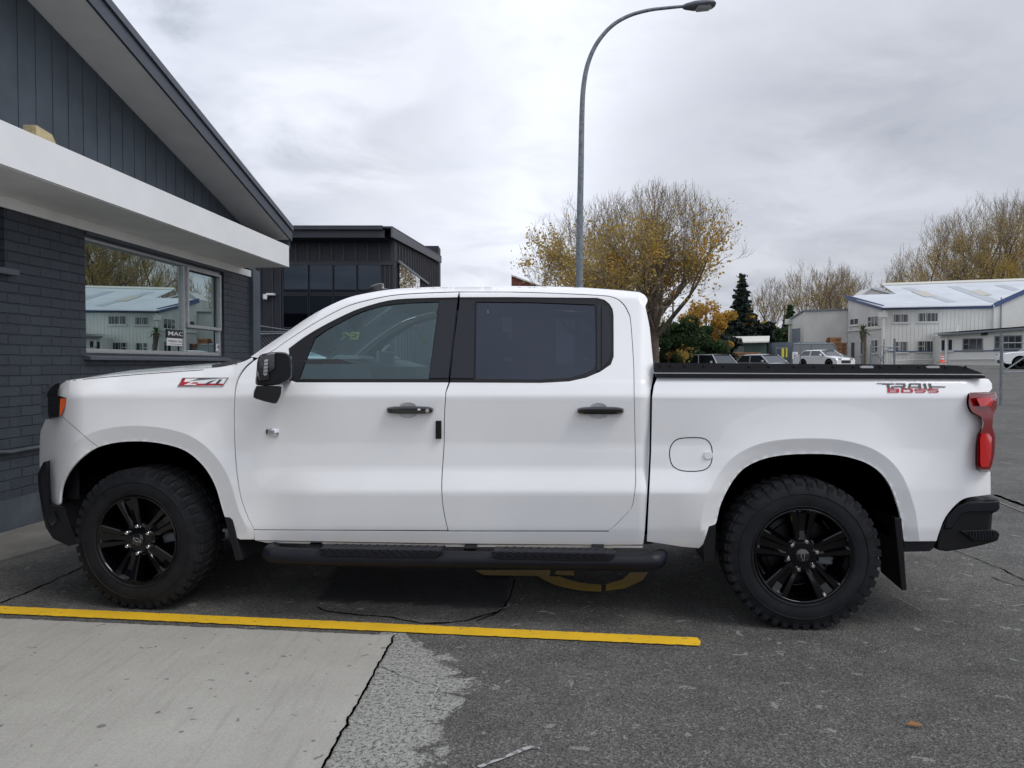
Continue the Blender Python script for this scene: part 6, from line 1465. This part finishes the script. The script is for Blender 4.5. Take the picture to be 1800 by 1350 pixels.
# ---- load bed
xl_, xr_ = T(1155, 660, .1).x, xg-.06; zr = T(1400, 662, .05).z
q = MB(); q.box((xl_, .12, 1.08), (xr_, WID-.12, 1.11)); q.box((xl_, .10, 1.111), (xr_, .16, zr-.02)); q.box((xl_, WID-.16, 1.111), (xr_, WID-.10, zr-.02)); q.box((xl_-.02, .165, 1.111), (xl_+.03, WID-.165, zr-.02)); tb(q, 'bed_liner', 'plastic')
q = MB(); cap = [(1152,656.5),(1725,659.5),(1732,660.5),(1733,664),(1725,665.3),(1154,663.6)]
q.loft([outl(cap, .055), [p+Vector((0,.11,0)) for p in outl(cap, .055)]], close=True, caps=True); both(q, 'bed_rail_cap', 'black_satin', bevel=.003)
rail = [(1151,637.5),(1400,639.5),(1660,641.5),(1685,643),(1700,646),(1722,654),(1728,657.5),(1151,656.8)]
q = MB(); q.loft([outl(rail, .085), [p+Vector((0,.012,0)) for p in outl(rail, .085)]], close=True, caps=True); q.loft([outl([(1151,637.6),(1685,643)], .097), [p+Vector((0,.05,0)) for p in outl([(1151,637.6),(1685,643)], .097)]])
rl = both(q, 'cover_rail', 'black_satin')
q = MB().prism(outl([(1151,655),(1729,657.6),(1729,659),(1151,656.6)], .052), (0, .034, 0)); both(q, 'rail_edge', 'alu', rl)
q = MB()
for x in (10,112,213,350,455,588,695,795,900,1042,1145,1248,1388,1492):
    c = T(1200+x/3, 643.5+x*.0012, .084); q.lathe([(.001,-.006),(.006,-.005),(.009,0)], 10, Matrix.Translation(c))
for x in (1160, 1178): q.lathe([(.001,-.006),(.006,-.005),(.009,0)], 10, Matrix.Translation(T(x, 643, .084)))
both(q, 'rail_bolt', 'plastic', rl)[0]['kind'] = 'stuff'
q = MB()
for a, b in ((1511,1536),(1627,1652)): q.add(outl([(a,644),(a+6,642.8),(b-3,643),(b,644.3),(b-1,647),(a+3,647)], .0835), [tuple(range(6))])
tb(q, 'rail_slot', 'alu', rl[0], recalc=False)
q = MB()
for a, b in ((1283,1308),(1399,1425)): q.add(outl([(a,645.4),(b,645.6),(b,646.4),(a,646.2)], .0835), [(0,1,2,3)])
tb(q, 'rail_slot', 'step', rl[0], recalc=False)
q = MB().box((xl_, .15, zr-.012), (xr_, WID-.15, zr+.012)); tb(q, 'soft_bed_cover', 'plastic', bevel=.004)
# ---- side mirror
up_o = sp2([(452,636),(455,627),(462,622),(481,618.8),(498,618.8),(507,622.5),(510.5,632),(511.8,660),(509.5,667.5),(498,674),(481,677.5),(453,677.5),(449,671),(450,661)], 2)
q = MB(); ry = ((-.10,.88),(-.13,.97),(-.20,1.0),(-.27,1.0),(-.30,.93))
cu, cv = 481, 648
rings = [[T(cu+(u-cu)*k+ (0), cv+(v-cv)*k, y) for u, v in up_o] for y, k in ry]
q.loft(rings, close=True, caps=True); mir = both(q, 'side_mirror', 'black_satin', smooth=True, angle=38)
q = MB(); o1 = [(455,628),(462,623.5),(481,620.5),(484,621),(484,648),(473,655),(473,669),(455,671),(452.5,660)]
rings = [[T(u, v, y) for u, v in o1] for y in (-.255, -.303)]; rings.append([T(468+(u-468)*.9, 645+(v-645)*.93, -.312) for u, v in o1]); q.loft(rings, close=True, caps=True); both(q, 'mirror_cap', 'black_gloss', mir, smooth=True, angle=40)
q = MB(); o1 = [(464.5,632),(472,631),(470,659),(465.5,661.5),(462,658)]; q.loft([outl(o1, -.310), [T(467+(u-467)*.85, 646+(v-646)*.95, -.317) for u, v in o1]], close=True, caps=True); both(q, 'mirror_lamp', 'clear', mir, smooth=True, angle=40)
q = MB()
for v in (637, 643, 649, 655): q.bar(T(463.5, v, -.318), T(471, v-1, -.318), .004, .005, up=Vector((0,1,0)))
both(q, 'lamp_rib', 'black', mir)
lo_o = sp2([(450,679),(470,678.5),(489,679),(495,682),(494.5,692),(488,707),(480,709.6),(450,701.3),(445,696.6),(446.4,687)], 2)
q = MB(); cu, cv = 470, 692; rings = [[T(cu+(u-cu)*k, cv+(v-cv)*k, y) for u, v in lo_o] for y, k in ((-.12,.8),(-.15,.95),(-.20,1.02),(-.26,1.04),(-.285,.97))]
q.loft(rings, close=True, caps=True); both(q, 'lower_housing', 'black_gloss', mir, smooth=True, angle=38)
q = MB(); q.hexa([T(497,676,.07), T(512,672,.07), T(506,672,-.14), T(484,676,-.14), T(497,660,.08), T(512,656,.08), T(506,664,-.14), T(484,664,-.14)]); both(q, 'mirror_arm', 'black_satin', mir, bevel=.008)
q = MB(); c = T(506, 645, -.21); q.box((c.x-.006, -.27, c.z-.06), (c.x+.001, -.15, c.z+.06)); both(q, 'mirror_glass', 'chrome', mir)
# ---- cab interior
dsh = [(540,644),(560,636),(600,634),(640,640),(652,655),(650,700),(540,700)]
xd = T(560, 640, .4).x; zd_ = T(600, 640, .3).z
q = MB(); prof = [(xd-.30, zd_-.06), (xd-.05, zd_+.02), (xd+.22, zd_+.03), (xd+.40, zd_-.02), (xd+.44, zd_-.14), (xd+.36, zd_-.40), (xd-.30, zd_-.40)]
q.loft([[Vector((x, y, z)) for x, z in prof] for y in (.12, .5, WID-.5, WID-.12)], close=True, caps=True); tb(q, 'dashboard', 'interior', smooth=True, angle=30)
q = MB(); q.box((xd+.28, .75, zd_-.02), (xd+.30, 1.2, zd_+.09)); q.hexa([Vector((xd+.1,.3,zd_+.03)), Vector((xd+.3,.3,zd_+.03)), Vector((xd+.3,.7,zd_+.03)), Vector((xd+.1,.7,zd_+.03)), Vector((xd+.15,.32,zd_+.06)), Vector((xd+.28,.32,zd_+.05)), Vector((xd+.28,.68,zd_+.05)), Vector((xd+.15,.68,zd_+.06))]); tb(q, 'dash_trim', 'interior_l', bevel=.01)
# steering wheel on the far side (right-hand drive)
c = T(668, 648, 1.5); Rm = Matrix.Translation(c) @ Matrix.Rotation(radians(-66), 4, 'Y')
q = MB(); pts = [Rm @ Vector((.19*cos(a), .19*sin(a), 0)) for a in [2*pi*i/28 for i in range(29)]]; q.tube(pts, .016, 8, caps=False)
q.lathe([(.001,-.02),(.07,-.02),(.075,.01),(.001,.02)], 16, Rm @ Matrix.Rotation(pi/2, 4, 'X')); q.bar(Rm @ Vector((0,-.18,0)), Rm @ Vector((0,.18,0)), .04, .02); q.bar(Rm @ Vector((0,0,0)), Rm @ Vector((-.18,0,0)), .04, .02); tb(q, 'steering_wheel', 'interior_l', smooth=True)
xw_ = T(1120, 900, 0).x
for xs_, ys_ in ((xd+.90, .42), (xd+.90, WID-.42), (xw_-.50, .45), (xw_-.50, WID-.45)):
    q = MB(); q.hexa([Vector((xs_-.45,ys_-.26,.85)), Vector((xs_+.1,ys_-.26,.83)), Vector((xs_+.1,ys_+.26,.83)), Vector((xs_-.45,ys_+.26,.85)), Vector((xs_-.45,ys_-.26,1.02)), Vector((xs_+.1,ys_-.26,.98)), Vector((xs_+.1,ys_+.26,.98)), Vector((xs_-.45,ys_+.26,1.02))])
    q.hexa([Vector((xs_,ys_-.25,.95)), Vector((xs_+.14,ys_-.25,.95)), Vector((xs_+.14,ys_+.25,.95)), Vector((xs_,ys_+.25,.95)), Vector((xs_+.17,ys_-.22,1.50)), Vector((xs_+.27,ys_-.22,1.50)), Vector((xs_+.27,ys_+.22,1.50)), Vector((xs_+.17,ys_+.22,1.50))])
    se = tb(q, 'seat', 'interior', bevel=.03)
    q = MB().box((xs_+.20, ys_-.13, 1.53), (xs_+.31, ys_+.13, 1.68)); q.tube([Vector((xs_+.25, ys_-.05, 1.49)), Vector((xs_+.25, ys_-.05, 1.56))], .008, 6).tube([Vector((xs_+.25, ys_+.05, 1.49)), Vector((xs_+.25, ys_+.05, 1.56))], .008, 6); tb(q, 'headrest', 'interior', se, bevel=.02)
q = MB(); q.box((xd-.3, .13, .75), (T(1120,900,0).x, WID-.13, .80)); 
q.box((T(790,600,.3).x-.07, WID-.30, .8), (T(790,600,.3).x+.10, WID-.24, 1.80)).box((T(790,600,.3).x-.07, .24, .8), (T(790,600,.3).x+.10, .27, 1.80)); tb(q, 'cab_floor', 'interior')
# headliner
q = MB(); hr_ = across(ROOF[iw:-8], 'cab', crown=.02, yadd=.03)
for r in hr_:
    for p in r: p.z -= .05
tb(q.loft(hr_), 'headliner', 'interior_l', recalc=False)
# yellow grease-pencil writing on the windscreen, seen back to front from inside
def ink(strokes, y, name, dx=0):
    q = MB()
    for s_ in strokes: q.tube([T(u, v, y) for u, v in s_], .009, 5)
    tb(q, name, 'yellow_ink', ws_)
ink([[(613,590),(608,585),(603,586),(606,592),(600,596)], [(624,585),(616,586),(617,596),(625,595)], [(617,591),(623,590)], [(632,587),(626,586)], [(630,586),(627,597)]], 1.0, 'ink_writing')
ink([[(744,604),(744,592),(752,591),(753,597),(745,599)], [(748,599),(741,605)]], 1.55, 'ink_writing')
# ---- wheels
def make_wheel(name_pos, yaw, roll, far=False, emb=0, sc=1.0):
    wt_m = Matrix.Translation(name_pos) @ Matrix.Rotation(yaw+(pi if far else 0), 4, 'Z') @ Matrix.Rotation(roll, 4, 'Y') @ Matrix.Scale(sc, 4)
    TR = .415; WD = .275
    def add(mb, nm, m, par, **kw):
        mb.v = [wt_m @ p for p in mb.v]; return tb(mb, nm, m, par, **kw)
    q = MB(); prof = [(.248,.030),(.255,.012),(.264,.004),(.280,-.001),(.300,-.004),(.325,-.004),(.350,.000),(.372,.008),(.390,.016),(.402,.032),(.408,.055),(.409,.13),(.409,.15),(.408,.22),(.402,.243),(.390,.259),(.372,.267),(.35,.275),(.32,.279),(.28,.276),(.25,.262),(.236,.245)]
    q.lathe(prof, 96)
    npt = 44
    def block(a0, a1, r0, r1, y0, y1, sk=0.0):
        P = []
        for r, ins in ((r0, 0), (r1, .10)):
            da = (a1-a0)*ins; dy = (y1-y0)*ins*.6
            for a, y in ((a0+da, y0+dy), (a1-da, y0+dy), (a1-da+sk, y1-dy), (a0+da+sk, y1-dy)): P.append(Vector((r*cos(a), y, r*sin(a))))
        q.hexa(P)
    for k in range(npt):
        p = 2*pi/npt; a = k*p
        big_ = k % 2 == 0
        for side in (0, 1):
            f = (lambda y: WD-y) if side else (lambda y: y)
            ys = sorted((f(.018), f(.085))); 
            block(a+(.5*p if side else 0), a+p*.74+(.5*p if side else 0), .392, TR, ys[0], ys[1])
            ys = sorted((f(.004 if big_ else .010), f(.030))); block(a+(.5*p if side else 0)+p*.04, a+p*.70+(.5*p if side else 0), .356 if big_ else .374, .401, ys[0], ys[1])
        block(a+.1*p, a+p*.6, .398, TR, .095, .132, .35*p); block(a+.55*p, a+p*1.05, .398, TR, .143, .180, -.35*p)
        if big_: # raised sidewall lug
            P = []
            for r, w_ in ((.345, .35), (.378, .50)):
                for yy_ in (0, -.005): 
                    for s_ in (-1, 1): P.append(Vector((r*cos(a+p*.3+s_*w_*p*.5), (.0015 if r < .36 else .010)+yy_, r*sin(a+p*.3+s_*w_*p*.5))))
            q.hexa([P[0],P[1],P[5],P[4],P[2],P[3],P[7],P[6]])
    q.lathe([(.268,.0005),(.270,-.004),(.273,-.0045),(.275,-.0005)], 96); q.lathe([(.338,-.002),(.340,-.006),(.343,-.0055),(.345,-.0005)], 96)
    tyre = add(q, 'wheel', 'rubber', truck, smooth=True, angle=28)
    q = MB(); q.lathe([(.248,.040),(.258,.018),(.2600,.008),(.258,.002),(.252,.000),(.247,.004),(.243,.018),(.238,.045),(.226,.10),(.22,.22)], 80); rim = add(q, 'rim', 'rim', tyre, smooth=True, angle=60)
    q = MB(); q.lathe([(.21,.20),(.19,.165),(.165,.16),(.165,.135),(.0,.135)], 48); add(q, 'brake_disc', 'black_satin', tyre, smooth=True)
    q = MB(); c_ = Vector((.135*cos(.1), 0, .135*sin(.1))); q.box((.09,.105,-.07),(.19,.15,.07)); add(q, 'brake_caliper', 'galv', tyre, bevel=.01)
    # five split spokes
    q = MB()
    for k in range(5):
        th = pi/2+k*2*pi/5
        er = Vector((cos(th), 0, sin(th))); et = Vector((-sin(th), 0, cos(th)))
        rows = []
        for r, w_, y, rec in ((.050,.034,.030,.000),(.085,.052,.026,.001),(.115,.058,.022,.010),(.150,.068,.017,.020),(.195,.083,.011,.024),(.232,.094,.006,.018),(.250,.098,.004,.004)):
            xs = [(-1.0, .052), (-.76, .006), (-.68, .0), (-.36, .001), (-.22, rec), (.22, rec), (.36, .001), (.68, .0), (.76, .006), (1.0, .052)]
            rows.append([er*r+et*(w_*a)+Vector((0, y+b, 0)) for a, b in xs])
        q.loft(rows)
        # web facet between this spoke and the next
        th2 = th+pi/5; e2 = Vector((cos(th2), 0, sin(th2))); t2 = Vector((-sin(th2), 0, cos(th2)))
        q.add([e2*.045+Vector((0,.030,0)), e2*.098-t2*.004+Vector((0,.040,0)), e2*.075-t2*.040+Vector((0,.027,0))], [(0,1,2)])
        q.add([e2*.045+Vector((0,.030,0)), e2*.098+t2*.004+Vector((0,.040,0)), e2*.075+t2*.040+Vector((0,.027,0))], [(0,1,2)])
        q.add([e2*.098-t2*.004+Vector((0,.040,0)), e2*.098+t2*.004+Vector((0,.040,0)), e2*.045+Vector((0,.030,0))], [(0,1,2)])
    q.lathe([(.0,.026),(.052,.026),(.080,.030),(.094,.044),(.098,.075),(.06,.11)], 40)
    add(q, 'spokes', 'rim', rim, smooth=True, angle=14)
    q = MB(); q.lathe([(.0,.012),(.030,.013),(.036,.017),(.037,.028)], 28); cap_ = add(q, 'hub_cap', 'black_gloss', rim, smooth=True, angle=50)
    for k in range(6):
        a = k*pi/3+.26; q = MB().lathe([(.0,-.004),(.009,-.003),(.0125,.002),(.013,.018)], 12, Matrix.Translation((.079*cos(a), .012, .079*sin(a)))); q.lathe([(.0105,.016),(.016,.018)], 12, Matrix.Translation((.071*cos(a), .012, .071*sin(a)))); add(q, 'lug_nut', 'chrome', rim, smooth=True)
    # outlined cross-bar emblem
    E = [(-.024,-.0065),(-.009,-.0065),(-.0075,-.011),(.0105,-.011),(.009,-.0065),(.026,-.0065),(.024,.0065),(.009,.0065),(.0075,.011),(-.0105,.011),(-.009,.0065),(-.026,.0065)]
    Re = Matrix.Rotation(emb, 4, 'Y')
    q = MB(); a = [Re @ Vector((x, .0105, y)) for x, y in E]; b = [Re @ Vector((x*.86, .0105, y*.70)) for x, y in E]; q.loft([a, b], close=True); add(q, 'emblem', 'chrome', cap_, recalc=False)
    return tyre
fxw = T(243, 900, .03).x
make_wheel(Vector((T(1413, 900, -.02).x, -.02, .416)), 0, 0.0, emb=radians(80), sc=1.022); make_wheel(Vector((0, WID-.025, .408)), 0, .4, far=True)
make_wheel(Vector((fxw, .0, .423)), radians(-5), radians(-16), emb=radians(38), sc=1.035); make_wheel(Vector((fxw, WID-.020, .423)), radians(-5), .8, far=True, sc=1.035)
print('front wheel x', fxw)
